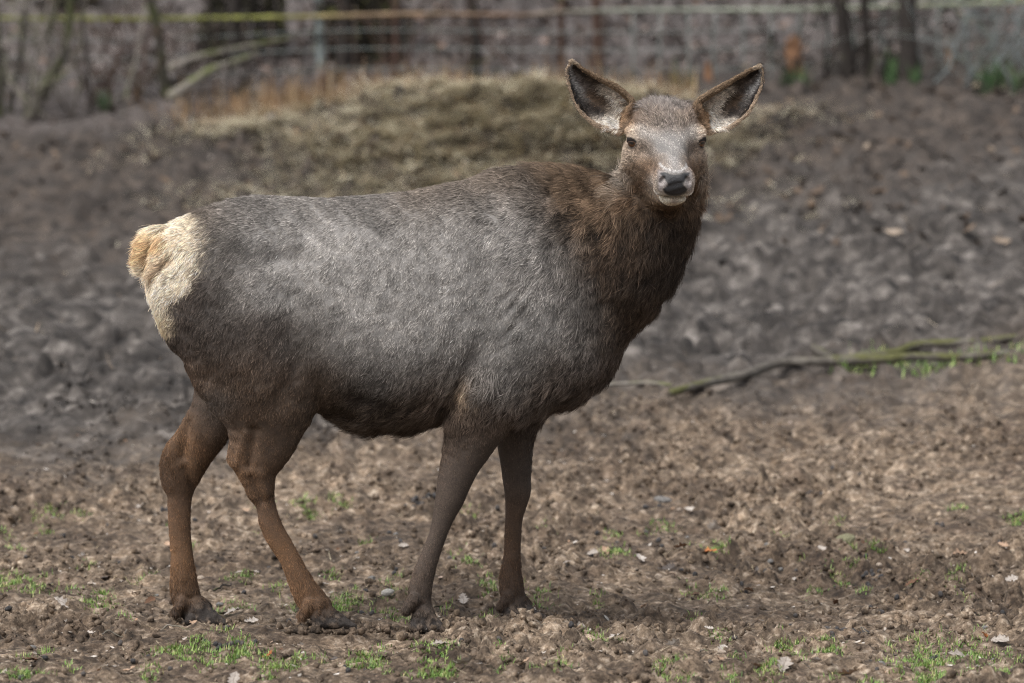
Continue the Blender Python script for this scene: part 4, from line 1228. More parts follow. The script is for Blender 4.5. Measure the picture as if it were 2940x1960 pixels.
def bare_crown(parent, start, r, seed, mat, spread=1.0):
    """bare winter branches above the picture, one part"""
    rs = np.random.default_rng(seed)
    VV, FF, off = [], [], 0
    def br(p, d, L, r, lev):
        nonlocal off
        q = [p]; dd = d.copy()
        for i in range(4):
            dd = dd + rs.normal(0, .16, 3); dd[2] += .05; dd /= np.linalg.norm(dd)
            q.append(q[-1] + dd * L / 4)
        v, f = tube_mesh('b', q, np.linspace(r, r * .35, 5), 5)
        VV.append(v); FF.append(f + off); off += len(v)
        if lev:
            for _ in range(4):
                i = rs.integers(1, 5); nd = dd + rs.normal(0, .7 * spread, 3); nd /= np.linalg.norm(nd)
                br(q[i], nd, L * .62, r * .5, lev - 1)
    for _ in range(4):
        d = np.array([rs.normal(0, .5 * spread), rs.normal(0, .5 * spread), 1.0]); d /= np.linalg.norm(d)
        br(np.array(start), d, rs.uniform(1.0, 1.8), r * .7, 2)
    obj('crown', mesh_np('crown', np.vstack(VV), np.concatenate(FF)), mat, parent)

def tree(name, label, cat, stems, mat, y=None, height=3.4, group=None, seed=1):
    """stems: list of (photo points from the foot up, radius in photo pixels at foot)"""
    x0, y0 = stems[0][0][0]
    g = G(x0, y0)
    if y is not None:
        p = U(x0, y0, y); g = np.array([p[0], y, float(H(p[0], y))])
    t = empty(name, g)
    tag(t, label, cat, group)
    inv = -g
    for i, (pp, rp) in enumerate(stems):
        pts = [U(px, py, g[1] + .05 * i) for px, py in pp]
        pts[0][2] = float(H(pts[0][0], pts[0][1])) - .06
        d = pts[-1] - pts[-2]; d /= np.linalg.norm(d)
        d = d * .5 + np.array([0, 0, .6]); d /= np.linalg.norm(d)
        top = pts[-1]
        while top[2] < g[2] + height * (1 if i == 0 else .7):
            top = top + d * .5 + np.random.default_rng(seed * 31 + i).normal(0, .03, 3); pts.append(top)
        r0 = rp / ppm(g[1])
        rad = np.linspace(r0, r0 * .5, len(pts)); rad[0] *= 1.35
        tube('trunk', [p + inv for p in pts], rad, mat, t, 10, .05, seed + i)
        bare_crown(t, top + inv, max(r0 * .5, .008), seed * 7 + i, mat)
    return t

tree('mossy_tree', 'multi-stemmed mossy tree leaning over bare soil beside the end of the fallen poles', 'tree',
     [([(88, 345), (110, 285), (150, 215), (188, 150), (200, 60), (205, -40)], 15), ([(28, 345), (38, 260), (58, 150), (72, 40), (80, -40)], 8), ([(70, 345), (82, 270), (108, 170), (150, 60), (170, -40)], 8)], M_BARK_MOSS, seed=3)
tree('dark_mossy_tree', 'thick dark trunk with green moss beside the multi-stemmed tree', 'tree', [([(-6, 350), (-4, 200), (-14, 60), (-20, -40)], 15)], M_BARK_MOSS, seed=5)
tree('sapling', 'thin dark sapling between the leaning mossy tree and the straight mossy trunk', 'tree', [([(262, 352), (258, 270), (248, 160), (236, 60), (232, -40)], 6.5)], M_BARK_DARK, seed=6)
tree('green_trunk_tree', 'straight green mossy trunk standing where the fallen poles begin', 'tree', [([(484, 300), (470, 220), (462, 140), (448, 60), (425, -30)], 17)], M_BARK_MOSS, seed=8)
tree('slim_pale_tree', 'slim pale blue-grey trunk behind the mossy cable', 'tree', [([(924, 150), (920, 60), (915, -40)], 14)], M_BARK_GREY, y=11.9, seed=9)
TL = ['dark trunk at the end of the thicket nearest the fallen poles', 'thinnest dark trunk in the thicket beside the fallen poles', 'dark trunk next to the slim pale grey trunk', 'thickest dark trunk amid the moss-yellow shrub', 'dark trunk at the end of the thicket above the hay heap']
for i, (x, w_, yy) in enumerate(((668, 22, 12.0), (742, 14, 12.3), (985, 20, 11.8), (1048, 24, 12.1), (1128, 18, 12.0))):
    tree('dark_trunk_tree', TL[i], 'tree', [([(x, 190), (x + 4 * (-1) ** i, 80), (x + 9 * (-1) ** i, -40)], w_)], M_BARK_DARK, y=yy, group='dark trunks of the thicket', seed=20 + i)
tree('black_trunk_tree', 'single narrow black trunk standing above the hay heap', 'tree', [([(1358, 160), (1362, 80), (1345, -40)], 18)], M_BARK_DARK, y=11.4, seed=31)
tree('brown_trunk_tree', 'slender brown trunk rising beside the deer’s ear'.replace('’', "'"), 'tree', [([(1718, 215), (1716, 100), (1712, -40)], 17)], M_BARK_RED, y=11.3, seed=33)
tree('blackish_stump_tree', 'knotty black trunk with two stems beside the rust-orange stake', 'tree',
     [([(2440, 235), (2432, 150), (2420, 60), (2410, -40)], 22), ([(2482, 235), (2490, 150), (2486, 60), (2480, -40)], 15)], M_BARK_DARK, seed=35)
tree('broad_dark_tree', 'broad dark trunk with a reddish scar near the grass sprouts', 'tree', [([(2612, 235), (2608, 140), (2606, 40), (2600, -40)], 30)], M_BARK_DARK, seed=37)

# dark thicket: low leafy shrubs
def shrub(px, py, y, w, h, n, label, seed):
    p = U(px, py, y); g = np.array([p[0], y, float(H(p[0], y))])
    t = empty('shrub', g); tag(t, label, 'shrub', 'shrubs of the thicket behind the fence')
    rs = np.random.default_rng(seed)
    q = rs.normal(0, 1, (n, 3)); q /= np.linalg.norm(q, axis=1, keepdims=True); q *= rs.random((n, 1)) ** .45
    q = q * np.array([w, w * .5, h]) + np.array([0, 0, h * .8])
    q[:, 2] = np.abs(q[:, 2]); q *= (1 + .35 * np.sin(q[:, [0]] * 9 + seed))
    sz = rs.uniform(.015, .035, n)
    me = scatter_mesh('foliage', lv, lf, q, rand_rot(n), np.stack([sz, sz * .7, sz], -1))
    obj('foliage', me, M_THICKET, t)
    for i in range(9):
        a = rs.uniform(-1, 1); e = np.array([a * w, rs.uniform(-.2, .2), h * rs.uniform(1.0, 1.7)])
        tube('stem', [(a * w * .25, 0, -.05), (a * w * .5, e[1] * .5, h * .5), e], [.012, .009, .004], M_BARK_DARK, t, 6, .05, seed + i, 4)
M_THICKET = island_mat('thicket_leaf', [(0, (.012, .011, .009)), (.5, (.030, .026, .018)), (.85, (.055, .050, .028)), (1, (.10, .10, .03))])
shrub(690, 200, 12.2, .36, .36, 1700, 'dark low shrub behind the upper ends of the fallen poles', 1)
shrub(1030, 190, 12.0, .42, .36, 2200, 'largest dark shrub with moss-yellow leaves above the hay heap', 2)
shrub(215, 110, 13.5, .30, .30, 900, 'dark shrub on the slope behind the leaning mossy tree', 3)

# bare brushwood
def brush(px, py, w, h, n, label, mat, seed, y=None):
    g = G(px, py) if y is None else np.array([U(px, py, y)[0], y, float(H(U(px, py, y)[0], y))])
    t = empty('bare_bush', g); tag(t, label, 'bush')
    rs = np.random.default_rng(seed)
    for part in ('stems', 'twigs'):
        VV, FF, off = [], [], 0
        for i in range(n if part == 'stems' else n * 4):
            a = rs.normal(0, .5); L = h * rs.uniform(.5, 1.2)
            b = np.array([rs.normal(0, w * .5), rs.normal(0, .15), -.05])
            if part == 'twigs': b = b + np.array([0, 0, rs.uniform(.1, h)]); a = rs.normal(0, 1.0); L *= .5
            d = np.array([math.sin(a), rs.normal(0, .25), math.cos(a)])
            q = [b + d * L * s + np.array([rs.normal(0, .03), rs.normal(0, .03), -.12 * L * s * s]) for s in (0, .25, .5, .75, 1)]
            r0 = rs.uniform(.004, .011) if part == 'stems' else rs.uniform(.0018, .004)
            v, f = tube_mesh('s', q, np.linspace(r0, r0 * .4, 5), 5)
            VV.append(v); FF.append(f + off); off += len(v)
        o = obj(part, mesh_np(part, np.vstack(VV), np.concatenate(FF)), mat, t)
        o['kind'] = 'stuff'
brush(120, 340, .30, .8, 16, 'tangled bare bush round the foot of the leaning mossy tree', M_BARK_PALE, 61)
brush(360, 300, .35, .7, 14, 'bare reddish bush between sapling and straight mossy trunk', M_BARK_RED, 62)
brush(600, 300, .35, .6, 14, 'dark bare bush standing over the fallen poles', M_BARK_DARK, 63)
brush(2400, 240, .35, .7, 16, 'dark bare bush at the foot of the knotty two-stemmed trunk', M_BARK_DARK, 64)
brush(2780, 245, .40, .7, 16, 'bare grey bush beyond the broad dark trunk', M_BARK_GREY, 65)
brush(1250, 200, .50, .5, 14, 'low bare brown bush above the hay heap', M_BARK_RED, 66, 11.5)

# fallen poles
def pole(name, label, pp, deps, rp, mat, cat='branch'):
    pts = [U(px, py, d) for (px, py), d in zip(pp, deps)]
    b = pts[0]
    t = tube(name, [p - b for p in pts], [r / ppm(11) for r in rp], mat, None, 9, .06, len(pp))
    t.location = b
    tag(t, label, cat)
    return t
pole('fallen_pole', 'upper grey fallen pole leaning up from the mossy trunk', [(486, 196), (560, 166), (650, 146), (760, 124), (860, 104)], [10.7, 10.8, 11, 11.3, 11.6], [10, 10, 9, 8, 5], M_BARK_PALE)
pole('fallen_pole', 'lower thicker pale fallen pole leaning up from the ground', [(488, 278), (540, 245), (600, 205), (670, 180), (738, 152)], [10.3, 10.4, 10.6, 10.9, 11.2], [14, 14, 12, 10, 7], M_BARK_PALE)
pole('thin_dark_stick', 'thin dark stick lying on bare soil between sapling and mossy trunk', [(180, 345), (280, 318), (390, 285), (440, 240)], [10.2, 10.3, 10.4, 10.5], [4, 4, 3.5, 2.5], M_BARK_DARK, 'stick')
pole('twiggy_branch', 'short russet dead branch behind the thin sapling', [(258, 118), (300, 100), (352, 74)], [13.4, 13.5, 13.6], [13, 15, 9], island_mat('russet', [(0, (.30, .15, .075)), (1, (.42, .24, .13))]))

# ---- wire fence with a lichen-covered cable
N = NT('cable_lichen')
co = N.coord(); sp = N.n('ShaderNodeSeparateXYZ'); N.l(co, sp.inputs[0])
base = N.ramp(N.math('ADD', N.math('MULTIPLY', sp.outputs['X'], .17), .5), [(.0, (.17, .185, .045)), (.27, (.20, .21, .06)), (.36, (.23, .165, .11)), (.5, (.13, .085, .065)), (.6, (.20, .22, .20)), (.75, (.27, .30, .26)), (1, (.25, .28, .17))])
N.set(Base_Color=N.mix(1.0, base, N.ramp(N.noise(co, 14, 4, .6), [(.3, (.6, .6, .55)), (.7, (1.4, 1.35, 1.25))]), 'MULTIPLY'), Roughness=.9)
fence = empty('wire_fence', (0, 11.2, float(H(0, 11.2))))
tag(fence, 'wire fence hung from a lichen-green cable at the foot of the wooded slope', 'fence')
fo = -np.array(fence.location)
cpx = [(-420, 46), (0, 52), (400, 54), (700, 50), (880, 47), (1180, 40), (1500, 42), (1620, 33), (1940, 28), (2250, 27), (2640, 15), (2940, 3), (3300, -12)]
cab = [U(x, y, 11.2) for x, y in cpx]
tube('cable', [p + fo for p in cab], .0115, N.m, fence, 8, .08, 2, 5)
M_WIRE = NT('rusty_wire').set(Base_Color=(.07, .05, .04), Roughness=.7, Metallic=.2)
M_WIRE2 = NT('galvanised_wire').set(Base_Color=(.17, .19, .18), Roughness=.6, Metallic=.3)
cabx = np.array([p[0] for p in cab]); cabz = np.array([p[2] for p in cab])
xw = -3.9
wires = []
while xw < 3.9:
    zt_ = float(np.interp(xw, cabx, cabz)); zg = float(H(xw, 11.2))
    tube('stay_wire', [np.array([xw, 11.2, zg - .03]) + fo, np.array([xw + rng.normal(0, .006), 11.205, (zt_ + zg) / 2]) + fo, np.array([xw, 11.2, zt_]) + fo], .0058, M_WIRE if xw < .6 else M_WIRE2, fence, 5, 0, 1, 2)
    xw += .152
for dz in (.10, .20, .31):
    tube('line_wire', [np.array([x, 11.2, float(np.interp(x, cabx, cabz)) - dz - .02 * math.sin(x * 2)]) + fo for x in np.linspace(-3.9, 3.9, 14)], .0035, M_WIRE2, fence, 5, 0, 1, 2)
for px in (1608, 1132, -150, 3100):
    p = U(px, 60, 11.25); zg = float(H(p[0], 11.25))
    tube('post', [np.array([p[0], 11.25, zg - .2]) + fo, np.array([p[0] + .01, 11.25, zg + .5]) + fo, np.array([p[0], 11.25, zg + 1.3]) + fo], [.020, .018, .017], M_BARK_RED, fence, 8, .04, px % 7, 3)

# rust-orange stake: a split piece of wood, jagged at the top
def stake(px, py0, py1, wpx, label, y=11.0):
    b = U(px, py1, y); zg = float(H(b[0], y)); hgt = U(px, py0, y)[2] - zg; w = wpx / 2 / ppm(y)
    prof = [(-.55, 0), (-.9, .35), (-1, .7), (-.75, .93), (-.35, .86), (-.1, 1.0), (.35, .92), (.7, .97), (1, .66), (.95, .3), (.6, 0)]
    n = len(prof)
    V_ = [(q[0] * w, -.012 - .006 * math.sin(i * 2.1), q[1] * hgt - .02) for i, q in enumerate(prof)] + [(q[0] * w * .9, .014, q[1] * hgt * .97 - .02) for q in prof]
    bm = bmesh.new(); vs = [bm.verts.new(v) for v in V_]
    bm.faces.new(vs[:n]); bm.faces.new(vs[n:][::-1])
    for i in range(n): bm.faces.new((vs[i], vs[(i + 1) % n], vs[n + (i + 1) % n], vs[n + i]))
    bmesh.ops.recalc_face_normals(bm, faces=bm.faces); bmesh.ops.triangulate(bm, faces=bm.faces)
    me = bpy.data.meshes.new('stake'); bm.to_mesh(me); bm.free()
    o = obj('wooden_stake', me, M_RUST); o.location = (b[0], y, zg)
    o.rotation_euler = (0, rng.uniform(-.1, .1), rng.uniform(-.3, .3))
    tag(o, label, 'stake')
N = NT('rust_wood'); nz = N.noise(N.coord(), 30, 5, .6)
M_RUST = N.set(Base_Color=N.ramp(nz, [(.3, (.09, .045, .024)), (.7, (.24, .125, .065))]), Roughness=.9)
stake(2284, 85, 215, 48, 'tall rust-orange split stake in front of the leafy slope')
stake(2036, 165, 240, 24, "small rust-brown split stake beside the deer's ear", 11.2)
stake(2730, 118, 215, 22, 'narrow rust-brown split stake beside the broad dark trunk', 11.0)

# ---- mossy branch lying on the mud
def on_ground(pp, rp, lift=.8):
    out = []
    for (px, py), r in zip(pp, rp):
        p = G(px, py); rr = r / ppm(p[1]); p[2] = float(macro(p[0], p[1])) + rr * lift + .010; out.append(p)
    return out
mb = empty('mossy_branch', G(2333, 1069)); mo = -np.array(mb.location)
tag(mb, 'long forked mossy branch lying on the muddy slope', 'branch')
pp = [(1928, 1154), (1995, 1138), (2069, 1121), (2148, 1103), (2206, 1082), (2259, 1071), (2333, 1068), (2438, 1066), (2543, 1061), (2623, 1053), (2728, 1053), (2807, 1046), (2940, 1036), (3100, 1026)]
rp = [13, 15, 16, 17, 17, 17, 17, 18, 17, 15, 14, 14, 13, 11]
N_ = bark_mat('branch_bark', (.05, .044, .038), (.15, .135, .118), (.085, .085, .035), .18)
tube('main_limb', [p + mo for p in on_ground(pp, rp, 1.3)], [r * .82 / ppm(4.2) for r in rp], N_, mb, 10, .07, 3, 5)
pp = [(2385, 1060), (2480, 1052), (2570, 1038), (2622, 1020), (2675, 1012), (2807, 1008), (2940, 994), (3100, 982)]
tube('side_limb', [p + mo for p in on_ground(pp, [12] * 8, 1.5)], [x / ppm(4.5) for x in (13, 14, 13, 13, 12, 11, 10, 8)], N_, mb, 9, .08, 4, 5)
pB = on_ground([(2438, 1060)], [15])[0]
tube('broken_stub', [pB + mo, U(2385, 1030, pB[1]) + mo, U(2345, 1006, pB[1]) + mo, U(2330, 994, pB[1]) + mo], [x / ppm(4.4) for x in (14, 15, 14, 9)], N_, mb, 8, .1, 5, 4)
pp = [(1700, 1122), (1780, 1116), (1860, 1114), (1930, 1122)]
stk = on_ground(pp, [6] * 4, 1.0); b = stk[0]
o = tube('straw_coloured_stick', [p - b for p in stk], [x / ppm(4) for x in (5, 6, 6, 4)], M_BARK_PALE, None, 7, .08, 6, 5); o.location = b
tag(o, 'pale thin stick lying just beyond the end of the mossy branch', 'stick')

# ================================================================== SMALL THINGS ON THE MUD
# ---- grass (nobody could count it)
boxes = [(480, 770, 1868, 1922, 520), (1175, 1310, 1880, 1950, 360), (1000, 1090, 1850, 1915, 200), (930, 1065, 1690, 1755, 260), (1325, 1375, 1612, 1640, 90), (0, 70, 1640, 1695, 150), (80, 160, 1660, 1705, 90),
         (50, 240, 1455, 1485, 90), (840, 905, 1450, 1472, 90), (950, 1010, 1440, 1452, 40), (0, 80, 1915, 1960, 200), (2235, 2410, 1850, 1892, 300), (2540, 2820, 1815, 1905, 420), (2650, 2720, 1895, 1955, 180), (1735, 1790, 1580, 1600, 70),
         (1990, 2090, 1555, 1590, 80), (2490, 2545, 1580, 1612, 80), (2900, 2940, 1470, 1505, 70), (1090, 1200, 1700, 1790, 120), (650, 720, 1840, 1870, 60), (760, 850, 1880, 1950, 120), (1500, 1560, 1690, 1740, 60), (1960, 2120, 1690, 1720, 70),
         (200, 330, 1700, 1760, 130), (690, 760, 1640, 1680, 50), (2370, 2460, 1650, 1680, 60), (2600, 2660, 1680, 1710, 40), (2730, 2760, 1650, 1690, 40), (1380, 1420, 1690, 1730, 50), (1880, 1940, 1910, 1950, 70), (2190, 2250, 1905, 1950, 110),
         (1680, 1780, 1830, 1870, 60), (2850, 2940, 1850, 1930, 110), (1540, 1640, 1900, 1950, 60), (90, 130, 1925, 1960, 50), (560, 640, 1780, 1850, 50), (1900, 2940, 1880, 1960, 200), (0, 1900, 1830, 1960, 200), (0, 2940, 1450, 1960, 900)]
gpx = []
for x0, x1, y0, y1, n in boxes:
    m = max(2, n // 14)
    cxs = rng.uniform(x0, x1, m); cys = rng.uniform(y0, y1, m)
    i = rng.integers(0, m, int(n * 3.6))
    gpx.append(np.stack([cxs[i] + rng.normal(0, 15, len(i)), cys[i] + rng.normal(0, 5, len(i))], -1))
gpx = np.concatenate(gpx)
gb = Gv(gpx[:, 0], gpx[:, 1])
n = len(gb)
gb[:, 2] -= .003
big = smooth01(1500, 1900, gpx[:, 1])
gm = NT('grass_blade')
gi = gm.n('ShaderNodeNewGeometry')
gm.set(Base_Color=gm.ramp(gi.outputs['Random Per Island'], [(0, (.06, .13, .025)), (.35, (.12, .22, .04)), (.7, (.20, .30, .07)), (.88, (.30, .35, .12)), (1, (.40, .33, .16))]), Roughness=.5, Specular_IOR_Level=.4)
grass = blades('grass', gb, rng.uniform(.010, .029, n), np.abs(rng.normal(.55, .4, n)), rng.uniform(.0018, .0034, n), rng.uniform(0, 6.283, n), rng.normal(.35, .35, n), gm.m)
tag(grass, 'short green grass sprouting in patches from the mud', 'grass', kind='stuff')
# sprouts by the fence
sp_ = [(2240, 2325, 232, 250, 50), (2540, 2575, 200, 250, 90), (2800, 2940, 240, 262, 90), (2600, 2640, 230, 250, 30), (290, 310, 335, 342, 40), (1930, 1990, 245, 260, 30)]
q = np.concatenate([np.stack([rng.uniform(x0, x1, n), rng.uniform(y0, y1, n)], -1) for x0, x1, y0, y1, n in sp_])
gb2 = Gv(q[:, 0], q[:, 1], 18, 30); n = len(gb2)
g2 = blades('fence_grass', gb2, rng.uniform(.06, .16, n), np.abs(rng.normal(.2, .3, n)), rng.uniform(.006, .014, n), rng.uniform(0, 6.283, n), rng.normal(.3, .3, n),
            island_mat('sprout', [(0, (.028, .055, .022)), (.6, (.048, .095, .034)), (1, (.08, .13, .05))]))
tag(g2, 'green sprouts growing at the foot of the wire fence', 'grass', kind='stuff')
q = np.stack([rng.uniform(2380, 2940, 420), np.zeros(420)], -1); q[:, 1] = 1058 - (q[:, 0] - 2380) * .045 + rng.normal(6, 12, 420)
gb4 = Gv(q[:, 0], q[:, 1], 12, 20); n = len(gb4)
g4 = blades('branch_grass', gb4, rng.uniform(.02, .06, n), np.abs(rng.normal(.5, .4, n)), rng.uniform(.003, .006, n), rng.uniform(0, 6.283, n), rng.normal(.3, .3, n), gm.m)
tag(g4, 'green and withered grass growing along the mossy branch', 'grass', kind='stuff')
# straw and hair-thin dry bits
n = 420
sp2 = np.stack([rng.uniform(0, 2940, n), rng.uniform(1450, 1960, n)], -1); gb3 = Gv(sp2[:, 0], sp2[:, 1]); gb3[:, 2] += .006
g3 = blades('straw_bits', gb3, rng.uniform(.02, .07, n), rng.uniform(1.2, 1.62, n), rng.uniform(.0012, .0024, n), rng.uniform(0, 6.283, n), rng.normal(.1, .3, n),
            island_mat('straw', [(0, (.16, .11, .06)), (.5, (.34, .27, .16)), (1, (.52, .45, .32))]))
tag(g3, 'fine dry straws strewn over the mud', 'straw', kind='stuff')

# what each loose thing lies near
ANCH = [(2430, 1562, 'near the mossy stone'), (2500, 1680, 'by the droppings heap'), (2430, 1806, 'by the row of droppings'), (1490, 1770, 'near the far fore hoof'), (1220, 1800, 'near the near fore hoof'), (950, 1800, 'near the near hind hoof'),
        (540, 1800, 'near the far hind hoof'), (620, 1900, 'by the long grass patch behind the hooves'), (1240, 1915, 'by the grass tuft below the forelegs'), (2680, 1860, 'by the widest grass patch'), (1930, 1860, 'on the smooth trodden mud'), (100, 1700, 'near the outlying grass tufts behind the rump'),
        (1212, 1446, 'near the black clump of droppings'), (1905, 1420, 'near the flat grey-green stone'), (2700, 1400, 'on the open mud below the mossy branch'), (60, 1930, 'by the grass tuft farthest behind the hooves'), (300, 1480, 'on the mud behind the hind legs')]
def where(px, py): return min(ANCH, key=lambda a: (a[0] - px) ** 2 + (2.2 * (a[1] - py)) ** 2)[2]
# ---- oak leaves
def oak_leaf(seed):
    rs = np.random.default_rng(seed)
    half = [(0, .02), (.08, .05), (.16, .16), (.24, .10), (.34, .27), (.45, .17), (.57, .34), (.68, .21), (.78, .28), (.88, .16), (1.0, .03)]
    L = [(x, w * rs.uniform(.8, 1.15)) for x, w in half]; Rr = [(x + rs.normal(0, .01), w * rs.uniform(.8, 1.15)) for x, w in half]
    cu, tw, cx_ = rs.uniform(.25, .8), rs.normal(0, .5), rs.uniform(-.2, .5)
    def bend(x, w):
        z = cu * (abs(w) ** 1.6) * 1.5 + cx_ * (x - .5) ** 2 + tw * (x - .5) * w + .03 * math.sin(x * 17 + w * 9 + seed)
        return (x - .5, w, z)
    V_ = [bend(x, 0) for x, _ in L] + [bend(*q) for q in L] + [bend(x, -w) for x, w in Rr] + [bend(x, w * .5) for x, w in L] + [bend(x, -w * .5) for x, w in Rr]
    n = len(L); F_ = []
    for i in range(n - 1):
        for a, b in ((0, 3 * n), (3 * n, n)): F_.append((a + i, a + i + 1, b + i + 1, b + i))
        for a, b in ((4 * n, 0), (2 * n, 4 * n)): F_.append((a + i, a + i + 1, b + i + 1, b + i))
    me = mesh_np('oak_leaf', V_, F_)
    return me
def leaf_mat(name, c):
    N = NT(name)
    co = N.coord(); sp = N.n('ShaderNodeSeparateXYZ'); N.l(co, sp.inputs[0])
    ob = N.n('ShaderNodeObjectInfo')
    vein = N.math('ABSOLUTE', sp.outputs['Y'])
    k = N.ramp(vein, [(.0, (.62, .58, .54)), (.03, (1, 1, 1)), (1, (1, 1, 1))])
    nz = N.ramp(N.noise(co, 9, 5, .65), [(.3, (.6, .58, .56)), (.7, (1.25, 1.25, 1.25))])
    r_ = N.ramp(ob.outputs['Random'], [(0, (.7, .68, .66)), (1, (1.2, 1.2, 1.2))])
    return N.set(Base_Color=N.mix(1.0, N.mix(1.0, N.mix(1.0, c, k, 'MULTIPLY'), nz, 'MULTIPLY'), r_, 'MULTIPLY'), Roughness=.75, Specular_IOR_Level=.35)
LM = {'pale': leaf_mat('pale_leaf', (.36, .325, .295)), 'tan': leaf_mat('tan_leaf', (.34, .235, .165)), 'orange': leaf_mat('orange_leaf', (.36, .135, .045)), 'dark': leaf_mat('dark_leaf', (.085, .072, .066)), 'brown': leaf_mat('brown_leaf', (.13, .068, .038))}
LT = {'pale': 'pale grey dry oak leaf lying on the trodden mud', 'tan': 'tan dry oak leaf lying curled on the trodden mud', 'dark': 'dark grey wet oak leaf lying flat on the mud', 'brown': 'dark brown curled dry leaf on the trodden mud'}
LG = {c: c + ' leaves on the mud' for c in LT}
variants = {c: [] for c in LM}
for c in LM:
    for s in range(4):
        me = oak_leaf(s * 13 + len(c)); me.materials.append(LM[c]); variants[c].append(me)
def leaf(px, py, c, size, label=None, up=0.0):
    p = G(px, py)
    o = obj('oak_leaf', variants[c][rng.integers(4)])
    o.location = (p[0], p[1], p[2] + .011 + up)
    o.rotation_euler = (rng.normal(0, .35) + .25, rng.normal(0, .35), rng.uniform(0, 6.283))
    o.scale = (size, size * rng.uniform(.8, 1.1), size)
    if label: tag(o, label, 'leaf')
    else: tag(o, LT[c].split(' lying')[0].split(' on the')[0] + ' ' + where(px, py), 'leaf', LG[c] + ' ' + where(px, py))
LV = [(1927, 1858, 'pale', .085), (2074, 1856, 'pale', .065), (2277, 1661, 'pale', .06), (2760, 1872, 'pale', .085), (2251, 1932, 'pale', .065), (2064, 1911, 'tan', .06), (2180, 1916, 'tan', .06), (2707, 1669, 'pale', .05), (2359, 1608, 'pale', .04),
      (2058, 1579, 'pale', .05), (2048, 1516, 'pale', .09), (2760, 1608, 'tan', .07), (2346, 1909, 'pale', .045), (2870, 1832, 'pale', .07), (2438, 1938, 'tan', .07), (828, 1905, 'dark', .06), (1265, 1877, 'pale', .06), (1197, 1875, 'tan', .065), (1550, 1877, 'pale', .055),
      (1338, 1947, 'pale', .09), (1397, 1951, 'pale', .06), (1606, 1917, 'tan', .06), (955, 1896, 'dark', .05), (186, 1725, 'pale', .075), (179, 1761, 'pale', .06), (182, 1695, 'pale', .05), (111, 1900, 'pale', .055), (261, 1812, 'pale', .05), (318, 1939, 'pale', .06),
      (375, 1932, 'tan', .055), (671, 1743, 'pale', .07), (407, 1454, 'pale', .07), (671, 1950, 'pale', .06), (723, 1646, 'pale', .06), (300, 1670, 'dark', .07), (1920, 1640, 'dark', .05), (1840, 1615, 'pale', .055), (1955, 1592, 'brown', .06), (2211, 1608, 'brown', .05),
      (2480, 1560, 'brown', .05), (2560, 1565, 'pale', .05), (2880, 1580, 'tan', .05), (2620, 1700, 'brown', .055), (2680, 1640, 'brown', .045), (90, 1890, 'brown', .07), (560, 1700, 'brown', .05), (640, 1750, 'dark', .05), (1330, 1720, 'pale', .05), (1480, 1770, 'pale', .05),
      (860, 1640, 'pale', .05), (1700, 1600, 'pale', .05), (1770, 1870, 'pale', .06), (1740, 1590, 'tan', .05), (2900, 1680, 'pale', .06), (2150, 1700, 'tan', .05), (1980, 1480, 'pale', .05), (2290, 1440, 'dark', .06), (2600, 1590, 'pale', .05), (480, 1560, 'tan', .05), (240, 1590, 'pale', .05),
      (2500, 1760, 'tan', .05), (1660, 1790, 'pale', .055), (30, 1760, 'tan', .05), (430, 1740, 'brown', .045), (1850, 1720, 'tan', .045), (2400, 1720, 'brown', .04), (1100, 1890, 'dark', .05), (720, 1780, 'pale', .05), (2820, 1920, 'pale', .06), (1500, 1930, 'tan', .06)]
for a in LV: leaf(*a[:3], a[3] * .95)
for i in range(70): leaf(rng.uniform(10, 2930), rng.uniform(1480, 1955), ('pale', 'pale', 'tan', 'dark', 'brown')[i % 5], rng.uniform(.018, .038))
leaf(2037, 1603, 'orange', .055, 'bright orange dry leaf standing on edge in the mud')
leaf(768, 1892, 'orange', .055, 'orange-brown dry leaf at the edge of the grass patch')
leaf(2830, 1822, 'orange', .04, 'small orange leaf in grass beside a pale curled leaf')
leaf(1068, 470, 'pale', .085, 'single whitish leaf standing upright on the dark bank', .03)
leaf(778, 365, 'pale', .08, 'whitish leaf lying at the edge of the hay heap', .03)
leaf(600, 470, 'pale', .07, 'pale curled leaf on the dark bank behind the rump', .02)

# ---- droppings
bm = bmesh.new(); bmesh.ops.create_icosphere(bm, subdivisions=2, radius=1)
for v in bm.verts:
    v.co.x *= 1.0 + .25 * max(0, v.co.x); v.co *= 1 + .05 * math.sin(v.co.x * 5 + v.co.y * 4)
for f_ in bm.faces: f_.smooth = True
pme = bpy.data.meshes.new('dropping'); bm.to_mesh(pme); bm.free()
N = NT('dropping'); ob = N.n('ShaderNodeObjectInfo')
N.set(Base_Color=N.mix(1.0, N.ramp(ob.outputs['Random'], [(0, (.014, .013, .014)), (.6, (.030, .028, .030)), (1, (.07, .06, .055))]), N.ramp(N.noise(N.coord(), 3, 4, .7), [(.3, (.6, .6, .6)), (.7, (1.6, 1.55, 1.5))]), 'MULTIPLY'), Roughness=.42, Specular_IOR_Level=.5)
N.bump(N.noise(N.coord(), 5, 4, .7), .4, .1)
pme.materials.append(N.m)
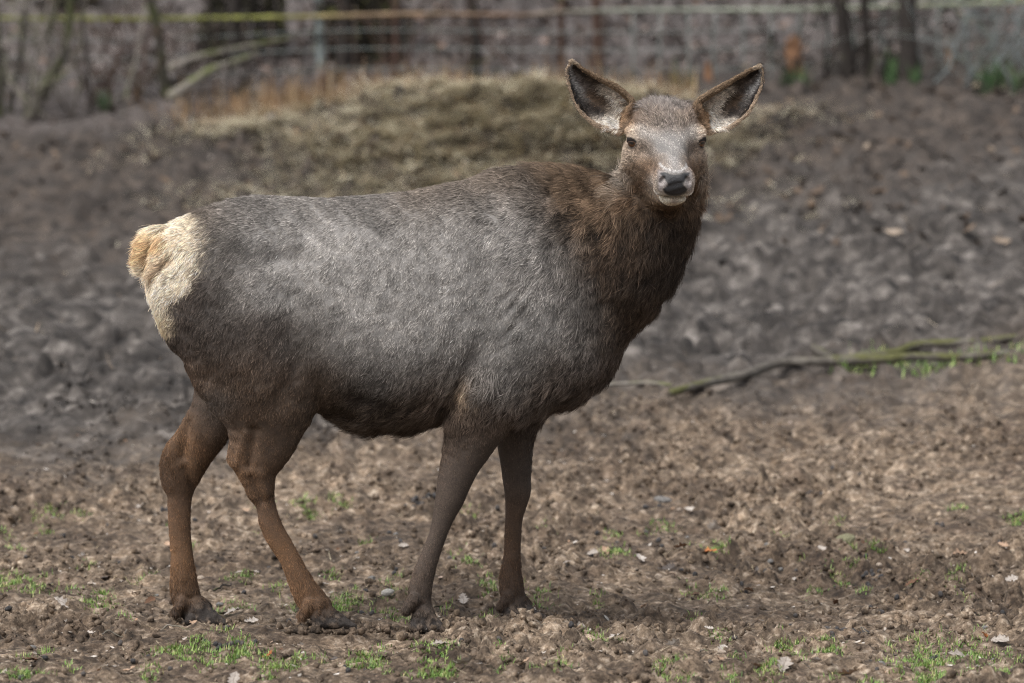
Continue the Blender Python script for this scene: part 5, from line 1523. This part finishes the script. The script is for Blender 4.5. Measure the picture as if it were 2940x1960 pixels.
def dropping(px, py, grp):
    p = G(px, py); r = rng.uniform(.0062, .0085)
    o = obj('dropping', pme); o.location = (p[0], p[1], p[2] + r * .55)
    o.rotation_euler = tuple(rng.uniform(0, 6.283, 3)); o.scale = (r * 1.25, r, r)
    tag(o, *{'heap': ('dark round dropping in a heap beside the pale flat stone', 'dropping', 'droppings heaped by the flat stone'), 'row': ('dark dropping lying in a row on the smooth mud', 'dropping', 'row of droppings on the smooth mud'),
             'clump': ('black dropping in a clump just behind the foreleg', 'dropping', 'clump of droppings behind the foreleg'), 'line': ('dark dropping lined up along the grass patch', 'dropping', 'droppings along the grass patch'),
             'one': ('loose dark round dropping ' + where(px, py), 'dropping', 'loose droppings ' + where(px, py))}[grp])
for _ in range(12): dropping(rng.uniform(2470, 2528), rng.uniform(1656, 1684), 'heap')
for i in range(17): dropping(2375 + i * 7 + rng.normal(0, 3), 1806 + rng.normal(0, 4), 'row')
for _ in range(16): dropping(rng.normal(1212, 22), rng.normal(1446, 8), 'clump')
for i in range(9): dropping(588 + i * 13 + rng.normal(0, 4), 1864 + rng.normal(0, 4), 'line')
ones = [(2675, 1869), (2690, 1862), (1853, 1898), (2880, 1948), (2907, 1911), (2396, 1940), (2348, 1685), (2400, 1682), (1958, 1640), (1995, 1648), (2565, 1687), (2580, 1679), (2538, 1732), (2575, 1729), (2617, 1732), (2643, 1729), (2500, 1735), (2270, 1792), (2245, 1810), (2285, 1645),
        (1433, 1870), (1508, 1872), (1053, 1913), (1310, 1874), (1322, 1868), (1300, 1880), (121, 1864), (489, 1925), (425, 1884), (25, 1778), (207, 1593), (75, 1606), (342, 1595), (345, 1850), (75, 1905), (130, 1903), (15, 1905), (700, 1696), (1118, 1542), (1150, 1570), (1560, 1600),
        (2140, 1700), (2700, 1720), (2760, 1700), (2880, 1755), (2470, 1370), (2600, 1550), (2440, 1365), (2225, 1385), (2300, 1480), (2360, 1410), (2620, 1290), (2320, 1410), (2330, 1405), (2375, 1363), (2390, 1368), (2690, 1520), (2705, 1525), (1620, 1555), (1050, 1700), (1068, 1765), (1040, 1760),
        (905, 1545), (60, 1960), (240, 1955), (1640, 1850), (1000, 1935), (2040, 1905), (2110, 1845), (2560, 1640), (2500, 1900), (2870, 1690), (1770, 1720), (1420, 1600), (1290, 1600), (310, 1500), (560, 1490), (180, 1530)]
for a in ones: dropping(*a, 'one')
for _ in range(45): dropping(rng.uniform(30, 2910), rng.uniform(1430, 1930), 'one')

# ---- stones
def stone_mesh(seed, flat=.6):
    bm = bmesh.new(); bmesh.ops.create_icosphere(bm, subdivisions=2, radius=1)
    rs = np.random.default_rng(seed); pl = rs.normal(0, 1, (7, 3)); pl /= np.linalg.norm(pl, axis=1, keepdims=True)
    for v in bm.verts:
        c = np.array(v.co)
        for p_ in pl:
            d_ = c @ p_
            if d_ > .72: c = c - p_ * (d_ - .72)
        v.co = c * np.array([1, .8, flat])
    bmesh.ops.subdivide_edges(bm, edges=bm.edges[:0], cuts=1)
    for f_ in bm.faces: f_.smooth = False
    me = bpy.data.meshes.new('stone'); bm.to_mesh(me); bm.free()
    return me
def stone_mat(name, a, b):
    N = NT(name); co = N.coord(); nz = N.noise(co, 3.5, 6, .7)
    N.bump(nz, .5, .1)
    return N.set(Base_Color=N.ramp(nz, [(.3, a), (.7, b)]), Roughness=.85)
SM = {'mossy': stone_mat('mossy_stone', (.10, .095, .045), (.26, .25, .155)), 'white': stone_mat('white_stone', (.34, .32, .29), (.60, .57, .53)), 'tan': stone_mat('tan_stone', (.28, .22, .17), (.46, .38, .31)), 'grey': stone_mat('grey_stone', (.11, .105, .10), (.24, .23, .22))}
def stone(px, py, size, m, seed, label, group=None, flat=.55):
    p = G(px, py); me = stone_mesh(seed, flat); me.materials.append(SM[m])
    o = obj('stone', me); o.location = (p[0], p[1], p[2] + size * flat * .35); o.scale = (size,) * 3
    o.rotation_euler = (rng.normal(0, .15), rng.normal(0, .15), rng.uniform(-.5, .5))
    tag(o, label, 'stone', group)
stone(2430, 1562, .042, 'mossy', 3, 'block of mossy yellow-green stone half sunk in the mud', flat=.5)
stone(2472, 1632, .026, 'tan', 5, 'flat pale tan stone beside the heap of droppings', flat=.45)
stone(1113, 1716, .021, 'white', 6, 'white angular stone between the hind and fore legs', flat=.6)
stone(1890, 1658, .014, 'tan', 8, 'small round pinkish pebble sunk in the mud', flat=.8)
stone(1905, 1420, .036, 'grey', 9, 'flat grey-green stone lying far behind the forelegs', flat=.45)
stone(1262, 1876, .016, 'white', 10, 'small white stone between two grass patches', flat=.6)
stone(1735, 1750, .018, 'white', 12, 'pale lump of stone beside the far fore hoof', flat=.7)
for i in range(46):
    m = 'grey' if i % 3 else 'tan'
    qx, qy = rng.uniform(20, 2920), rng.uniform(1430, 1950)
    stone(qx, qy, rng.uniform(.006, .014), m, 40 + i, {'grey': 'small grey pebble ', 'tan': 'small pale tan pebble '}[m] + where(qx, qy), m + ' pebbles ' + where(qx, qy), rng.uniform(.5, .8))

# ---- twigs
def twig(px, py, L, az, label, mat, group=None, r=.0022):
    p = G(px, py); d = np.array([math.cos(az), math.sin(az), 0]); sd = np.array([-d[1], d[0], 0])
    pts = []
    for i in range(6):
        q = p + d * L * (i / 5 - .5) + sd * rng.normal(0, L * .05); q[2] = float(H(q[0], q[1])) + .006 + .004 * (i % 2); pts.append(q - p)
    o = tube('twig', pts, np.linspace(r, r * .5, 6), mat, None, 6, .05, 1, 3); o.location = p
    tag(o, label, 'twig', group)
twig(505, 1805, .10, -.5, 'thin grey twig sticking out behind the far hind hoof', M_BARK_PALE)
twig(330, 1820, .07, .3, 'short pale twig lying across a dark hollow', M_BARK_PALE)
twig(1270, 1745, .08, .9, 'thin dark twig just in front of the near fore hoof', M_BARK_DARK)
twig(1560, 1815, .06, -.3, 'white curved straw-thin twig ahead of the far fore hoof', M_BARK_PALE, r=.0014)
twig(640, 1690, .09, 1.0, 'stout dark twig behind the near hind leg', M_BARK_DARK, r=.004)
twig(1935, 1655, .08, 1.9, 'reddish-brown upright twig beside two droppings', M_BARK_RED)
twig(2020, 1880, .05, -1.1, 'short straw-coloured twig next to a pale oak leaf', M_BARK_PALE)
for i in range(14):
    qx, qy = rng.uniform(40, 2900), rng.uniform(1480, 1940)
    twig(qx, qy, rng.uniform(.03, .07), rng.uniform(0, 6.28), 'tiny dark twig ' + where(qx, qy), M_BARK_DARK, 'tiny twigs ' + where(qx, qy), .0013)
